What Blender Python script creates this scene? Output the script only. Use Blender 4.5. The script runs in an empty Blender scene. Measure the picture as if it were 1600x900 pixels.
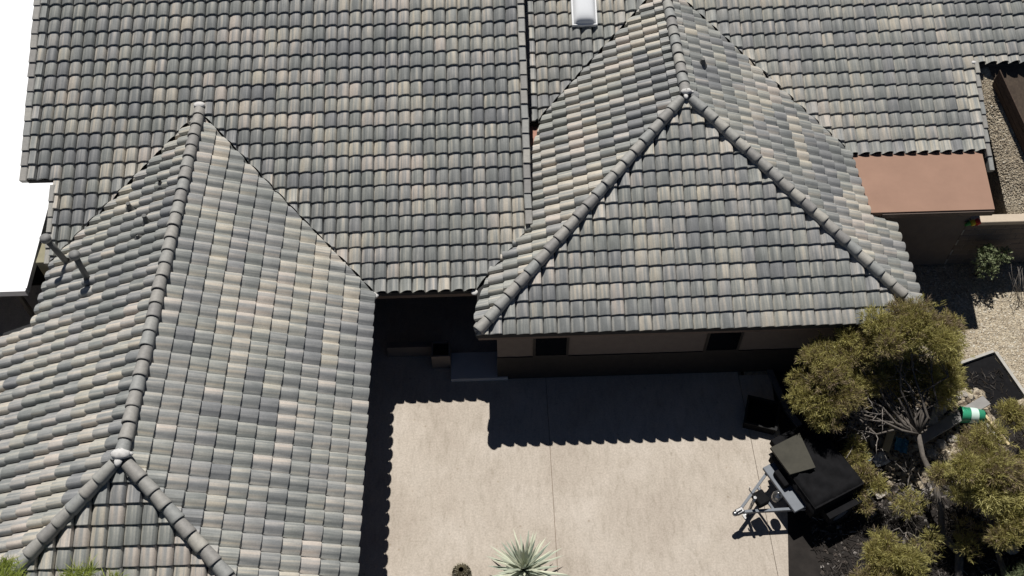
import bpy, math, random
import numpy as np
from mathutils import Matrix, Vector
random.seed(7); rng = np.random.default_rng(7)
SC = bpy.context.scene
COL = SC.collection
# ------------------------------------------------------------------ camera
cam_d = bpy.data.cameras.new('camera'); cam = bpy.data.objects.new('camera', cam_d); COL.objects.link(cam)
cam.location = (18.5553, -13.4147, 20.8843)
cam.rotation_euler = (0.6359988, 0.0059156, -0.0325107)
cam_d.sensor_width = 36.0; cam_d.lens = 36 * 1529.44 / 1600
cam_d.clip_start = 0.1; cam_d.clip_end = 2000
SC.camera = cam
# ------------------------------------------------------------------ light
SUN = Vector((-0.0779, 0.5168, 1.0)).normalized()          # direction towards the sun
elev = math.asin(SUN.z); az = math.atan2(SUN.x, SUN.y)
W = bpy.data.worlds.new('World'); SC.world = W; W.use_nodes = True
nt = W.node_tree; nt.nodes.clear()
sky = nt.nodes.new('ShaderNodeTexSky'); sky.sky_type = 'NISHITA'; sky.sun_disc = False
sky.sun_elevation = elev; sky.sun_rotation = az; sky.altitude = 2500; sky.air_density = 0.45; sky.dust_density = 0.1
bg = nt.nodes.new('ShaderNodeBackground'); bg.inputs[1].default_value = 0.05
wo = nt.nodes.new('ShaderNodeOutputWorld')
nt.links.new(sky.outputs[0], bg.inputs[0]); nt.links.new(bg.outputs[0], wo.inputs[0])
sd = bpy.data.lights.new('sun', 'SUN'); sd.energy = 5.0; sd.angle = math.radians(0.5); sd.color = (1, 0.965, 0.92)
so = bpy.data.objects.new('sun', sd); COL.objects.link(so)
so.rotation_euler = SUN.to_track_quat('Z', 'Y').to_euler(); so.location = (18, 10, 30)
SC.view_settings.view_transform = 'Standard'; SC.view_settings.look = 'None'
SC.view_settings.exposure = 0.0; SC.view_settings.gamma = 1.0
SC.cycles.max_bounces = 5; SC.cycles.diffuse_bounces = 2

# ------------------------------------------------------------------ helpers
def tag(o, label=None, cat=None, group=None, kind=None):
    if label: o['label'] = label
    if cat: o['category'] = cat
    if group: o['group'] = group
    if kind: o['kind'] = kind
    return o
def empty(name, loc, label, cat, group=None):
    o = bpy.data.objects.new(name, None); COL.objects.link(o); o.location = loc
    o.empty_display_size = .1
    return tag(o, label, cat, group)
PARENT_INV = {}
def world_of(p):
    m = p.matrix_parent_inverse @ p.matrix_basis if p.parent else p.matrix_basis
    return (world_of(p.parent) @ m) if p.parent else m.copy()
def link(o, parent=None):
    COL.objects.link(o)
    if parent is not None:
        o.parent = parent
        o.matrix_parent_inverse = world_of(parent).inverted()
    return o
class MB:
    def __init__(s): s.v = []; s.f = []; s.sm = []; s.c = []
    def add(s, vs, fs, smooth=False, col=None):
        n = len(s.v); s.v += [tuple(map(float, q)) for q in vs]
        s.f += [tuple(i + n for i in f) for f in fs]; s.sm += [smooth] * len(fs)
        if col is not None:
            while len(s.c) < n: s.c.append((.5, .5, .5, 1))
            s.c += [col] * len(vs)
        return s
    def box(s, a, b, M=None, bev=0.0, col=None):
        x0, y0, z0 = a; x1, y1, z1 = b
        if bev > 0:
            e = bev; vs = []
            for z, i in ((z0, e), (z0 + e, 0), (z1 - e, 0), (z1, e)):
                vs += [(x0 + i, y0 + e, z), (x0 + e, y0 + i, z), (x1 - e, y0 + i, z), (x1 - i, y0 + e, z), (x1 - i, y1 - e, z), (x1 - e, y1 - i, z), (x0 + e, y1 - i, z), (x0 + i, y1 - e, z)]
            fs = [tuple(range(7, -1, -1)), tuple(range(24, 32))]
            for k in range(3):
                for j in range(8): fs.append((k * 8 + j, k * 8 + (j + 1) % 8, k * 8 + 8 + (j + 1) % 8, k * 8 + 8 + j))
        else:
            vs = [(x0, y0, z0), (x1, y0, z0), (x1, y1, z0), (x0, y1, z0), (x0, y0, z1), (x1, y0, z1), (x1, y1, z1), (x0, y1, z1)]
            fs = [(3, 2, 1, 0), (4, 5, 6, 7), (0, 1, 5, 4), (1, 2, 6, 5), (2, 3, 7, 6), (3, 0, 4, 7)]
        if M is not None: vs = [tuple(M @ Vector(q)) for q in vs]
        return s.add(vs, fs, False, col)
    def prism(s, poly, zb, zt):               # zb, zt: functions or numbers of (x, y)
        fb = zb if callable(zb) else (lambda x, y: zb); ft = zt if callable(zt) else (lambda x, y: zt)
        n = len(poly)
        vs = [(x, y, fb(x, y)) for x, y in poly] + [(x, y, ft(x, y)) for x, y in poly]
        fs = [tuple(range(n - 1, -1, -1)), tuple(range(n, 2 * n))] + [(i, (i + 1) % n, n + (i + 1) % n, n + i) for i in range(n)]
        return s.add(vs, fs)
    def tube(s, pts, rs, n=8, cap=True, col=None, jit=0.0):
        pts = [Vector(p) for p in pts]
        if not isinstance(rs, (list, tuple)): rs = [rs] * len(pts)
        vs = []; fs = []; prev = None
        for i, p in enumerate(pts):
            d = (pts[min(i + 1, len(pts) - 1)] - pts[max(i - 1, 0)]).normalized()
            a = prev if prev is not None else (Vector((0, 0, 1)) if abs(d.z) < .9 else Vector((1, 0, 0)))
            u = (a - d * a.dot(d)).normalized(); prev = u; w = d.cross(u)
            for k in range(n):
                an = 2 * math.pi * k / n; r = rs[i] * (1 + random.uniform(-jit, jit))
                vs.append(tuple(p + (u * math.cos(an) + w * math.sin(an)) * r))
        for i in range(len(pts) - 1):
            for k in range(n): fs.append((i * n + k, i * n + (k + 1) % n, (i + 1) * n + (k + 1) % n, (i + 1) * n + k))
        s.add(vs, fs, True, col)
        if cap:
            m = len(s.v) - len(vs)
            s.f += [tuple(m + i for i in range(n - 1, -1, -1)), tuple(m + (len(pts) - 1) * n + i for i in range(n))]; s.sm += [False, False]
        return s
    def lathe(s, prof, c=(0, 0, 0), n=16, M=None, col=None):
        vs = []; fs = []
        for r, z in prof:
            for k in range(n):
                a = 2 * math.pi * k / n; q = Vector((c[0] + r * math.cos(a), c[1] + r * math.sin(a), c[2] + z))
                vs.append(tuple(M @ q if M is not None else q))
        for i in range(len(prof) - 1):
            for k in range(n): fs.append((i * n + k, i * n + (k + 1) % n, (i + 1) * n + (k + 1) % n, (i + 1) * n + k))
        return s.add(vs, fs, True, col)
    def blob(s, c, r, n=10, m=7, jit=.12, sq=(1, 1, 1), col=None):
        vs = [(c[0], c[1], c[2] + r * sq[2])]; fs = []
        for i in range(1, m):
            for k in range(n):
                th = math.pi * i / m; a = 2 * math.pi * k / n; q = r * (1 + random.uniform(-jit, jit))
                vs.append((c[0] + q * sq[0] * math.sin(th) * math.cos(a), c[1] + q * sq[1] * math.sin(th) * math.sin(a), c[2] + q * sq[2] * math.cos(th)))
        vs.append((c[0], c[1], c[2] - r * sq[2])); L = len(vs) - 1
        for k in range(n): fs.append((0, 1 + k, 1 + (k + 1) % n)); fs.append((L, 1 + (m - 2) * n + (k + 1) % n, 1 + (m - 2) * n + k))
        for i in range(m - 2):
            for k in range(n): fs.append((1 + i * n + k, 1 + (i + 1) * n + k, 1 + (i + 1) * n + (k + 1) % n, 1 + i * n + (k + 1) % n))
        return s.add(vs, fs, True, col)
    def mesh(s, name, mat):
        me = bpy.data.meshes.new(name); me.from_pydata(s.v, [], s.f); me.materials.append(mat)
        me.polygons.foreach_set('use_smooth', s.sm)
        if s.c:
            while len(s.c) < len(s.v): s.c.append((.5, .5, .5, 1))
            a = me.attributes.new('tint', 'FLOAT_COLOR', 'POINT'); a.data.foreach_set('color', np.array(s.c, 'f').ravel())
        me.update(); return me
    def build(s, name, mat, parent=None):
        return link(bpy.data.objects.new(name, s.mesh(name, mat)), parent)
def struct(name, mb, mat, parent=None, kind='structure'):
    o = mb.build(name, mat, parent)
    if parent is None: o['kind'] = kind
    return o
def np_mesh(name, V, F, mat, tint=None, smooth=False, uv=None):
    """V (n,3), F (m,k) quads or tris"""
    me = bpy.data.meshes.new(name); V = np.asarray(V, 'f'); F = np.asarray(F, 'i'); k = F.shape[1]
    me.vertices.add(len(V)); me.vertices.foreach_set('co', V.ravel())
    me.loops.add(F.size); me.loops.foreach_set('vertex_index', F.ravel())
    me.polygons.add(len(F)); me.polygons.foreach_set('loop_start', np.arange(0, F.size, k, dtype='i'))
    me.polygons.foreach_set('use_smooth', np.full(len(F), smooth))
    me.materials.append(mat)
    if tint is not None:
        a = me.attributes.new('tint', 'FLOAT_COLOR', 'POINT'); a.data.foreach_set('color', np.asarray(tint, 'f').ravel())
    me.update(calc_edges=True); me.validate(); return me

# ------------------------------------------------------------------ materials
def mat_new(name):
    m = bpy.data.materials.new(name); m.use_nodes = True; n = m.node_tree
    b = n.nodes['Principled BSDF']; return m, n, b
def N(n, t, **k):
    x = n.nodes.new(t)
    for a, v in k.items():
        if a == 'inp':
            for i, q in v.items(): x.inputs[i].default_value = q
        else: setattr(x, a, v)
    return x
def ramp(n, fac, stops, interp='LINEAR'):
    r = N(n, 'ShaderNodeValToRGB'); r.color_ramp.interpolation = interp
    e = r.color_ramp.elements
    while len(e) < len(stops): e.new(.5)
    for q, (p, c) in zip(e, stops): q.position = p; q.color = (*c, 1) if len(c) == 3 else c
    n.links.new(fac, r.inputs[0]); return r.outputs[0]
def mix(n, fac, a, b, mode='MIX'):
    x = N(n, 'ShaderNodeMix', data_type='RGBA', blend_type=mode)
    for s, v in ((0, fac), (6, a), (7, b)):
        if hasattr(v, 'default_value') or hasattr(v, 'is_linked'): n.links.new(v, x.inputs[s])
        elif s: x.inputs[s].default_value = (*v, 1)
        else: x.inputs[0].default_value = v
    return x.outputs[2]
def noise(n, vec, scale, detail=4, rough=.6, dist=0):
    x = N(n, 'ShaderNodeTexNoise', inp={'Scale': scale, 'Detail': detail, 'Roughness': rough, 'Distortion': dist})
    if vec is not None: n.links.new(vec, x.inputs['Vector'])
    return x.outputs[0]
def bump(n, b, h, strength=.3, dist=.01):
    x = N(n, 'ShaderNodeBump', inp={'Strength': strength, 'Distance': dist}); n.links.new(h, x.inputs['Height']); n.links.new(x.outputs[0], b.inputs['Normal'])
def mapping(n, vec, scale):
    x = N(n, 'ShaderNodeMapping'); x.inputs['Scale'].default_value = scale; n.links.new(vec, x.inputs[0]); return x.outputs[0]
def simple(name, col, rough=.7, var=.25, scale=6, metal=0, bumpS=.15, spec=.3):
    m, n, b = mat_new(name); g = N(n, 'ShaderNodeNewGeometry').outputs['Position']
    no = noise(n, g, scale, 6, .65)
    c = ramp(n, no, [(.25, tuple(x * (1 - var) for x in col)), (.75, tuple(min(1, x * (1 + var)) for x in col))])
    n.links.new(c, b.inputs['Base Color']); b.inputs['Roughness'].default_value = rough; b.inputs['Metallic'].default_value = metal
    b.inputs['Specular IOR Level'].default_value = spec
    if bumpS: bump(n, b, noise(n, g, scale * 8, 4), bumpS, .008)
    return m
M = {}
def tile_mat():
    m, n, b = mat_new('concrete_roof_tile')
    at = N(n, 'ShaderNodeAttribute', attribute_name='tint'); uv = N(n, 'ShaderNodeAttribute', attribute_name='tuv')
    sp = N(n, 'ShaderNodeSeparateColor'); n.links.new(at.outputs['Color'], sp.inputs[0])
    v = mapping(n, uv.outputs['Vector'], (12, .5, 1))
    st = noise(n, v, 1.0, 3, .6)
    a1 = N(n, 'ShaderNodeMath', operation='MULTIPLY_ADD', inp={1: 2.9, 2: -1.42}); n.links.new(st, a1.inputs[0])
    a2 = N(n, 'ShaderNodeMath', operation='ADD', use_clamp=True); n.links.new(a1.outputs[0], a2.inputs[0]); n.links.new(sp.outputs[0], a2.inputs[1])
    warm = ramp(n, a2.outputs[0], [(.0, (.215, .226, .218)), (.38, (.302, .312, .295)), (.68, (.405, .398, .358)), (1, (.54, .495, .41))])
    cool = ramp(n, a2.outputs[0], [(.0, (.215, .221, .228)), (.38, (.304, .306, .306)), (.68, (.408, .390, .370)), (1, (.54, .48, .43))])
    c = mix(n, sp.outputs[1], warm, cool)
    g = N(n, 'ShaderNodeNewGeometry').outputs['Position']
    w = noise(n, g, 30, 5, .7); wr = ramp(n, w, [(.3, (.88, .88, .88)), (.7, (1.08, 1.08, 1.08))])
    c = mix(n, 1.0, c, wr, 'MULTIPLY')
    w2 = noise(n, g, 2.2, 6, .7); wr2 = ramp(n, w2, [(.3, (.84, .85, .84)), (.7, (1.10, 1.09, 1.07))])
    c = mix(n, 1.0, c, wr2, 'MULTIPLY')
    # a few chalky runs and droppings
    sp2 = noise(n, mapping(n, g, (9, 3.2, 3.2)), 1.0, 5, .75); s2 = ramp(n, sp2, [(.735, (0, 0, 0)), (.80, (1, 1, 1))])
    f = N(n, 'ShaderNodeMath', operation='MULTIPLY', inp={1: .5}); n.links.new(s2, f.inputs[0])
    c = mix(n, f.outputs[0], c, (.62, .62, .6))
    n.links.new(c, b.inputs['Base Color']); b.inputs['Roughness'].default_value = .62; b.inputs['Specular IOR Level'].default_value = .35
    bump(n, b, noise(n, g, 90, 4), .25, .006)
    return m
M['tile'] = tile_mat()
def ridge_mat():
    m, n, b = mat_new('ridge_tile_concrete')
    oi = N(n, 'ShaderNodeObjectInfo'); g = N(n, 'ShaderNodeNewGeometry').outputs['Position']
    c = ramp(n, oi.outputs['Random'], [(0, (.22, .215, .21)), (.4, (.30, .29, .27)), (.75, (.255, .265, .262)), (1, (.37, .355, .32))])
    w = noise(n, g, 14, 6, .7); wr = ramp(n, w, [(.3, (.8, .8, .8)), (.7, (1.15, 1.14, 1.1))])
    c = mix(n, 1.0, c, wr, 'MULTIPLY'); n.links.new(c, b.inputs['Base Color']); b.inputs['Roughness'].default_value = .65
    bump(n, b, noise(n, g, 80, 4), .25, .006); return m
M['ridge'] = ridge_mat()
M['mortar'] = simple('pale_mortar', (.58, .57, .55), .8, .12, 12, bumpS=.6)
M['deck'] = simple('roof_underlay', (.03, .03, .03), .9)
M['fascia'] = simple('brown_fascia', (.115, .085, .07), .6, .15, 3)
M['stucco'] = simple('tan_stucco', (.165, .138, .118), .9, .12, 5, bumpS=.4)
M['glass'] = simple('dark_window_glass', (.006, .007, .009), .12, .1, 2, bumpS=0, spec=.08)
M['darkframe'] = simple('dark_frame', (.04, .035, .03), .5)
M['flat_brown'] = simple('brown_flat_roof_coating', (.29, .178, .128), .85, .10, 1.3, bumpS=.15)
M['flashing'] = simple('salmon_flashing', (.36, .19, .14), .8, .08, 3)
M['white'] = simple('white_sheet_metal', (.86, .87, .88), .45, .02, 1, bumpS=0)
M['acrylic'] = simple('white_acrylic', (.82, .84, .86), .25, .02, 1, bumpS=0)
M['galv'] = simple('galvanised_pipe', (.12, .12, .115), .6, .2, 9)
M['capm'] = simple('grey_pipe_cap', (.19, .19, .185), .6, .2, 9)
M['grey_metal'] = simple('grey_blue_metal', (.16, .175, .195), .6, .15, 5)
M['bright_metal'] = simple('bright_metal', (.3, .3, .3), .3, .1, 5, metal=.9)
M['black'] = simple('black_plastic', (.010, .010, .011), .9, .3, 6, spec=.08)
M['olive'] = simple('olive_tarp', (.05, .047, .036), .8, .25, 4)
M['rubber'] = simple('rubber', (.015, .015, .015), .8)
M['soil'] = simple('shade_darkened_soil', (.020, .017, .015), .95, .45, 3, bumpS=.8)  # soil, its colour darkened further to hold the trailer's shadow
M['bark'] = simple('grey_bark', (.13, .115, .10), .9, .4, 14, bumpS=.8)
M['twig'] = simple('bleached_twig', (.26, .235, .21), .85, .3, 10)
M['plank'] = simple('weathered_grey_plank', (.27, .26, .25), .85, .2, 5)
M['yplank'] = simple('raw_pine_board', (.62, .50, .30), .8, .15, 6)
M['green'] = simple('green_bucket_plastic', (.05, .36, .20), .35, .1, 5, bumpS=0)
M['pale'] = simple('pale_liquid', (.62, .78, .72), .4, .1, 5, bumpS=0)
M['blue'] = simple('blue_plastic', (.06, .22, .34), .4, .3, 6)
M['rock'] = simple('pale_rock', (.36, .33, .29), .9, .3, 7, bumpS=.7)
M['curb'] = simple('pale_curb_concrete', (.40, .385, .35), .9, .15, 6, bumpS=.4)
M['mat'] = simple('grey_blue_step', (.50, .49, .47), .7, .06, 3, bumpS=.1)
M['cactus'] = simple('cactus_flesh', (.10, .085, .05), .8, .3, 20)
M['spine'] = simple('pale_spines', (.6, .55, .42), .6, .1, 4, bumpS=0)
M['red'] = simple('red_cloth', (.6, .05, .03), .7, .1, 4, bumpS=0); M['yellow'] = simple('yellow_cloth', (.75, .6, .05), .7, .1, 4, bumpS=0)
M['greencloth'] = simple('green_cloth', (.08, .35, .08), .7, .1, 4, bumpS=0)
def wood_mat(name, c0, c1, axis=(1, 14, 14)):
    m, n, b = mat_new(name); g = N(n, 'ShaderNodeNewGeometry').outputs['Position']
    w = noise(n, mapping(n, g, axis), 2.2, 6, .7, .5); n.links.new(ramp(n, w, [(.3, c0), (.7, c1)]), b.inputs['Base Color'])
    b.inputs['Roughness'].default_value = .85; bump(n, b, w, .4, .01); return m
M['fence'] = wood_mat('dark_brown_fence_wood', (.045, .03, .022), (.13, .085, .06), (14, .7, 14))
M['mulch'] = wood_mat('brown_mulch', (.05, .034, .024), (.11, .08, .055), (5, 3, 5))
def concrete_mat():
    m, n, b = mat_new('tan_concrete'); g = N(n, 'ShaderNodeNewGeometry').outputs['Position']
    c = ramp(n, noise(n, g, .55, 5, .6, .4), [(.3, (.385, .335, .28)), (.5, (.43, .38, .32)), (.7, (.475, .425, .365))])
    c = mix(n, 1.0, c, ramp(n, noise(n, mapping(n, g, (7, 2.2, 1)), 1.0, 7, .72, .6), [(.28, (.78, .77, .75)), (.45, (.97, .97, .97)), (.7, (1.10, 1.10, 1.11))]), 'MULTIPLY')
    c = mix(n, 1.0, c, ramp(n, noise(n, g, 22, 6, .8), [(.34, (.80, .79, .78)), (.5, (1, 1, 1)), (.66, (1.16, 1.16, 1.15))]), 'MULTIPLY')
    # small dark spalls
    vo = N(n, 'ShaderNodeTexVoronoi', inp={'Scale': 2.3, 'Randomness': 1}); n.links.new(g, vo.inputs[0])
    s = ramp(n, vo.outputs['Distance'], [(.03, (.62, .57, .50)), (.085, (1, 1, 1))]); c = mix(n, .6, c, s, 'MULTIPLY')
    '''
    wv = N(n, 'ShaderNodeTexWave', wave_type='BANDS', bands_direction='Y', inp={'Scale': .16, 'Distortion': 3.2, 'Detail': 3, 'Detail Scale': 1.2}); n.links.new(g, wv.inputs[0])
    cr = ramp(n, wv.outputs[1], [(.0, (.70, .64, .58)), (.006, (1, 1, 1))]); br = ramp(n, noise(n, g, .8, 2), [(.5, (0, 0, 0)), (.6, (1, 1, 1))])
    '''
    n.links.new(c, b.inputs['Base Color']); b.inputs['Roughness'].default_value = .9; b.inputs['Specular IOR Level'].default_value = .2
    bump(n, b, noise(n, g, 60, 5, .7), .3, .006); return m
M['concrete'] = concrete_mat()
def ground_mat():
    m, n, b = mat_new('gravel_ground'); g = N(n, 'ShaderNodeNewGeometry').outputs['Position']
    c = ramp(n, noise(n, g, 1.1, 5, .65), [(.3, (.30, .25, .185)), (.5, (.40, .35, .27)), (.72, (.50, .455, .36))])
    vo = N(n, 'ShaderNodeTexVoronoi', inp={'Scale': 22, 'Randomness': 1}); n.links.new(g, vo.inputs[0])
    c = mix(n, 1.0, c, ramp(n, vo.outputs['Color'], [(.1, (.6, .58, .55)), (.9, (1.25, 1.22, 1.15))]), 'MULTIPLY')
    n.links.new(c, b.inputs['Base Color']); b.inputs['Roughness'].default_value = .95; bump(n, b, vo.outputs['Distance'], .9, .02); return m
M['ground'] = ground_mat()
def tint_mat(name, stops, rough=.8, transl=0.0, spec=.2):
    m, n, b = mat_new(name); at = N(n, 'ShaderNodeAttribute', attribute_name='tint')
    sp = N(n, 'ShaderNodeSeparateColor'); n.links.new(at.outputs['Color'], sp.inputs[0])
    c = ramp(n, sp.outputs[0], stops); n.links.new(c, b.inputs['Base Color']); b.inputs['Roughness'].default_value = rough
    b.inputs['Specular IOR Level'].default_value = spec
    if transl:
        t = N(n, 'ShaderNodeBsdfTranslucent'); n.links.new(c, t.inputs[0]); x = N(n, 'ShaderNodeMixShader', inp={0: transl})
        n.links.new(b.outputs[0], x.inputs[1]); n.links.new(t.outputs[0], x.inputs[2]); n.links.new(x.outputs[0], n.nodes['Material Output'].inputs[0])
    return m
M['stone'] = tint_mat('gravel_stones', [(0, (.20, .16, .12)), (.4, (.40, .34, .25)), (.75, (.52, .46, .36)), (1, (.66, .62, .53))])
M['leaf'] = tint_mat('olive_foliage', [(0, (.32, .25, .18)), (.25, (.32, .27, .12)), (.65, (.41, .38, .125)), (1, (.54, .50, .22))], .8, .4)
M['leaf_bright'] = tint_mat('bright_green_foliage', [(0, (.20, .25, .05)), (.6, (.34, .41, .08)), (1, (.50, .54, .17))], .7, .45)
M['leaf_shrub'] = tint_mat('grey_green_leaves', [(0, (.10, .13, .06)), (1, (.32, .36, .20))], .6, .2)
M['agave'] = tint_mat('pale_grey_green_blades', [(0, (.20, .25, .20)), (.5, (.36, .42, .34)), (1, (.62, .64, .50))], .5, .15)
M['litter'] = tint_mat('leaf_litter', [(0, (.03, .026, .022)), (.6, (.085, .07, .06)), (1, (.26, .24, .22))])

# ================================================================== GEOMETRY NUMBERS
E = 2.622; t = math.tan(.4213); AL = .4213; cA, sA = math.cos(AL), math.sin(AL)
xL, wL, yLa = 11.5325, 4.1727, -4.9609
xR, wR, yRa = 23.1319, 5.0973, 3.8635
yB = 3.0768; G = .3756; GH = G * cA
# ------------------------------------------------------------------ ground
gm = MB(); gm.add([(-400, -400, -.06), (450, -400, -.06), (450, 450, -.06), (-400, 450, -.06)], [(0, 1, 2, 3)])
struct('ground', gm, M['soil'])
gb = MB(); gb.add([(24.62, -2.2, -.03), (60, -2.2, -.03), (60, 40, -.03), (24.62, 40, -.03)], [(0, 1, 2, 3)])
struct('gravel_bed', gb, M['ground'])
# concrete driveway in slabs with open joints
drive = MB().box((2.0, -14.5, -.2), (24.55, 2.6, -.035)); drv = struct('driveway', drive, simple('joint_filler', (.22, .17, .13), .95))
xs = [3.0, 9.2, 15.0, 19.68, 24.464]; ys = [-14.4, -8.6, 2.55]
jx = .006
for i in range(4):
    for j in range(2):
        s = MB(); s.box((xs[i] + jx, ys[j] + .0008, -.03), (xs[i + 1] - jx, ys[j + 1] - .0008, 0), bev=.002)
        s.build('slab', M['concrete'], drv)
s = MB(); s.prism([(24.47, -6.6), (24.62, -6.4), (24.95, -4.6), (25.15, -3.4), (25.25, -.9), (24.47, -.9)], -.03, -.002); s.build('slab', M['concrete'], drv)

# ================================================================== HOUSE
house = empty('house', (18, 2, 0), 'large single storey stucco house under a variegated grey concrete tile hip roof', 'house')
planeA = lambda x, y: E + t * y
planeB = lambda x, y: E + t * (y - yB)
off = lambda fn, d: (lambda x, y: fn(x, y) + d)
# walls
w = MB()
w.prism([(8.4, 1.9), (19.12, 1.9), (19.12, 9.4), (8.4, 9.4)], 0, off(planeA, -.16))
w.prism([(7.95, 2.95), (8.395, 2.95), (8.395, 9.4), (7.95, 9.4)], 0, off(planeA, -.16))
w.build('wall', M['stucco'], house)
w = MB(); w.prism([(19.13, 4.9), (30.55, 4.9), (30.55, 9.4), (19.13, 9.4)], 0, off(planeB, -.16)); w.build('wall', M['stucco'], house)
w = MB(); w.prism([(30.56, 6.3), (42, 6.3), (42, 9.4), (30.56, 9.4)], 0, off(planeB, -.16)); w.build('wall', M['stucco'], house)
w = MB(); w.box((8.7, -8.6, 0), (15.2, 1.89, 2.45)); w.build('wall', M['stucco'], house)
w = MB(); w.box((18.5, -.78, 0), (27.7, 4.88, 2.45)); wR_ = w.build('wall', M['stucco'], house)
w = MB(); w.box((27.71, 2.35, 0), (30.56, 4.88, 2.62)); w.build('wall', M['stucco'], house)
# roof decks under the tiles
def deck(name, poly, fn):
    d = MB(); d.prism(poly, off(fn, -.13), off(fn, -.022)); return d.build(name, M['deck'], house)
deck('main_roof', [(7.5, 2.76), (19.32, 2.76), (19.32, 9.5), (7.5, 9.5)], planeA)
deck('main_roof', [(8.2, .03), (18.6, .03), (19.32, 1.4), (19.32, 2.755), (8.2, 2.755)], planeA)
deck('rear_roof', [(19.42, 4.72), (19.95, 4.72), (31.02, 4.72), (31.02, 9.5), (19.42, 9.5)], planeB)
deck('rear_roof', [(27.0, 3.74), (31.02, 3.74), (31.02, 4.715), (26.0, 4.715)], planeB)
deck('rear_roof', [(31.025, 5.9), (42, 5.9), (42, 9.5), (31.025, 9.5)], planeB)
pLE = lambda x, y: E + t * (xL + wL - x); pLW = lambda x, y: E + t * (x - xL + wL)
pRE = lambda x, y: E + t * (xR + wR - x); pRW = lambda x, y: E + t * (x - xR + wR)
pLS = lambda x, y: E + t * (y - yLa + wL); pRS = lambda x, y: E + t * (y - yRa + wR)
deck('wing_roof', [(xL, yLa), (xL + wL - .04, yLa - wL + .04), (xL + wL - .04, 0), (xL, wL)], pLE)
deck('wing_roof', [(xL, yLa), (xL, wL), (8.24, .92), (8.24, -.77), (xL - wL + .04, -.77), (xL - wL + .04, yLa - wL + .04)], pLW)
deck('wing_roof', [(xL - wL + .04, yLa - wL + .04), (xL + wL - .04, yLa - wL + .04), (xL, yLa)], pLS)
deck('wing_roof', [(xR, yRa), (xR, yB + wR), (19.8, 4.76), (19.43, 3.65), (xR - wR + .04, .02), (xR - wR + .04, yRa - wR + .04)], pRW)
deck('wing_roof', [(xR, yRa), (xR + wR - .04, yRa - wR + .04), (xR + wR - .04, 1.77), (27.5, 1.77), (27.5, 3.80), (xR, yB + wR)], pRE)
deck('wing_roof', [(xR - wR + .01, yRa - wR + .01), (xR + wR - .01, yRa - wR + .01), (xR, yRa)], pRS)
# fascias
def fascia(x0, y0, x1, y1):
    f = MB(); f.box((x0, y0, E - .26), (x1, y1, E - .045)); f.build('fascia', M['fascia'], house)
fascia(15.66, .06, 18.07, .09)
fascia(xL + wL - .07, -9.0, xL + wL - .045, .05)
fascia(xR - wR + .045, yRa - wR + .08, xR - wR + .07, .05)
fascia(xR - wR + .05, yRa - wR + .05, xR + wR - .05, yRa - wR + .075)
fascia(xR + wR - .07, yRa - wR + .08, xR + wR - .045, 1.7)
fascia(xL - wL + .045, -9.0, xL - wL + .07, -.8)
# soffits
sf = MB(); sf.box((15.2, .1, E - .27), (18.5, 1.9, E - .245)); sf.box((xR - wR + .08, yRa - wR + .08, E - .27), (xR + wR - .08, -.785, E - .245)); sf.box((15.21, -8.9, E - .27), (15.62, .098, E - .245)); sf.box((27.71, -.78, E - .27), (28.15, 1.7, E - .245)); sf.box((18.08, -.783, E - .27), (18.498, 0.098, E - .245))
sf.build('soffit', M['fascia'], house)
# windows on the south wall of the right wing, sliding door in the porch
def window(x0, x1, y, z0, z1, n=2):
    f = MB(); fw = .06
    f.box((x0, y - .03, z0), (x1, y + .02, z0 + fw)); f.box((x0, y - .03, z1 - fw), (x1, y + .02, z1))
    f.box((x0, y - .03, z0 + fw), (x0 + fw, y + .02, z1 - fw)); f.box((x1 - fw, y - .03, z0 + fw), (x1, y + .02, z1 - fw))
    for k in range(1, n):
        xx = x0 + (x1 - x0) * k / n; f.box((xx - .025, y - .025, z0 + fw), (xx + .025, y + .02, z1 - fw))
    fr = f.build('window', M['darkframe'], house)
    g = MB(); g.box((x0 + fw - .005, y - .012, z0 + fw - .005), (x1 - fw + .005, y + .01, z1 - fw + .005)); g.build('pane', M['glass'], fr)
window(19.35, 20.2, -.785, .99, 2.1, 1); window(23.45, 24.3, -.785, .99, 2.1, 1)
window(16.9, 18.4, 1.895, .1, 2.1, 2)
ws_ = MB(); ws_.box((18.485, -.80, 0), (27.715, -.786, .95)); ws_.box((18.485, -.81, .952), (27.715, -.786, .985)); ws_.build('wall_shade_band', M['darkframe'], house)  # dark panel added to stand for the shade low on the wall
# brown flat patio roof on the right
fr = MB(); fr.prism([(27.62, 1.80), (30.63, 1.80), (30.93, 3.74), (27.62, 3.74)], 2.79, 2.90); fl = fr.build('flat_roof', M['flat_brown'], house)
ff = MB(); ff.box((27.9, 1.76, 2.71), (30.62, 1.795, 2.86)); ff.build('fascia', M['fascia'], house)

fp = MB(); fp.prism([(19.40, 3.6), (19.46, 3.6), (19.9, 4.9), (19.40, 4.9)], 3.0, 3.235); fp.build('flashing', M['flashing'], house)

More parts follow.
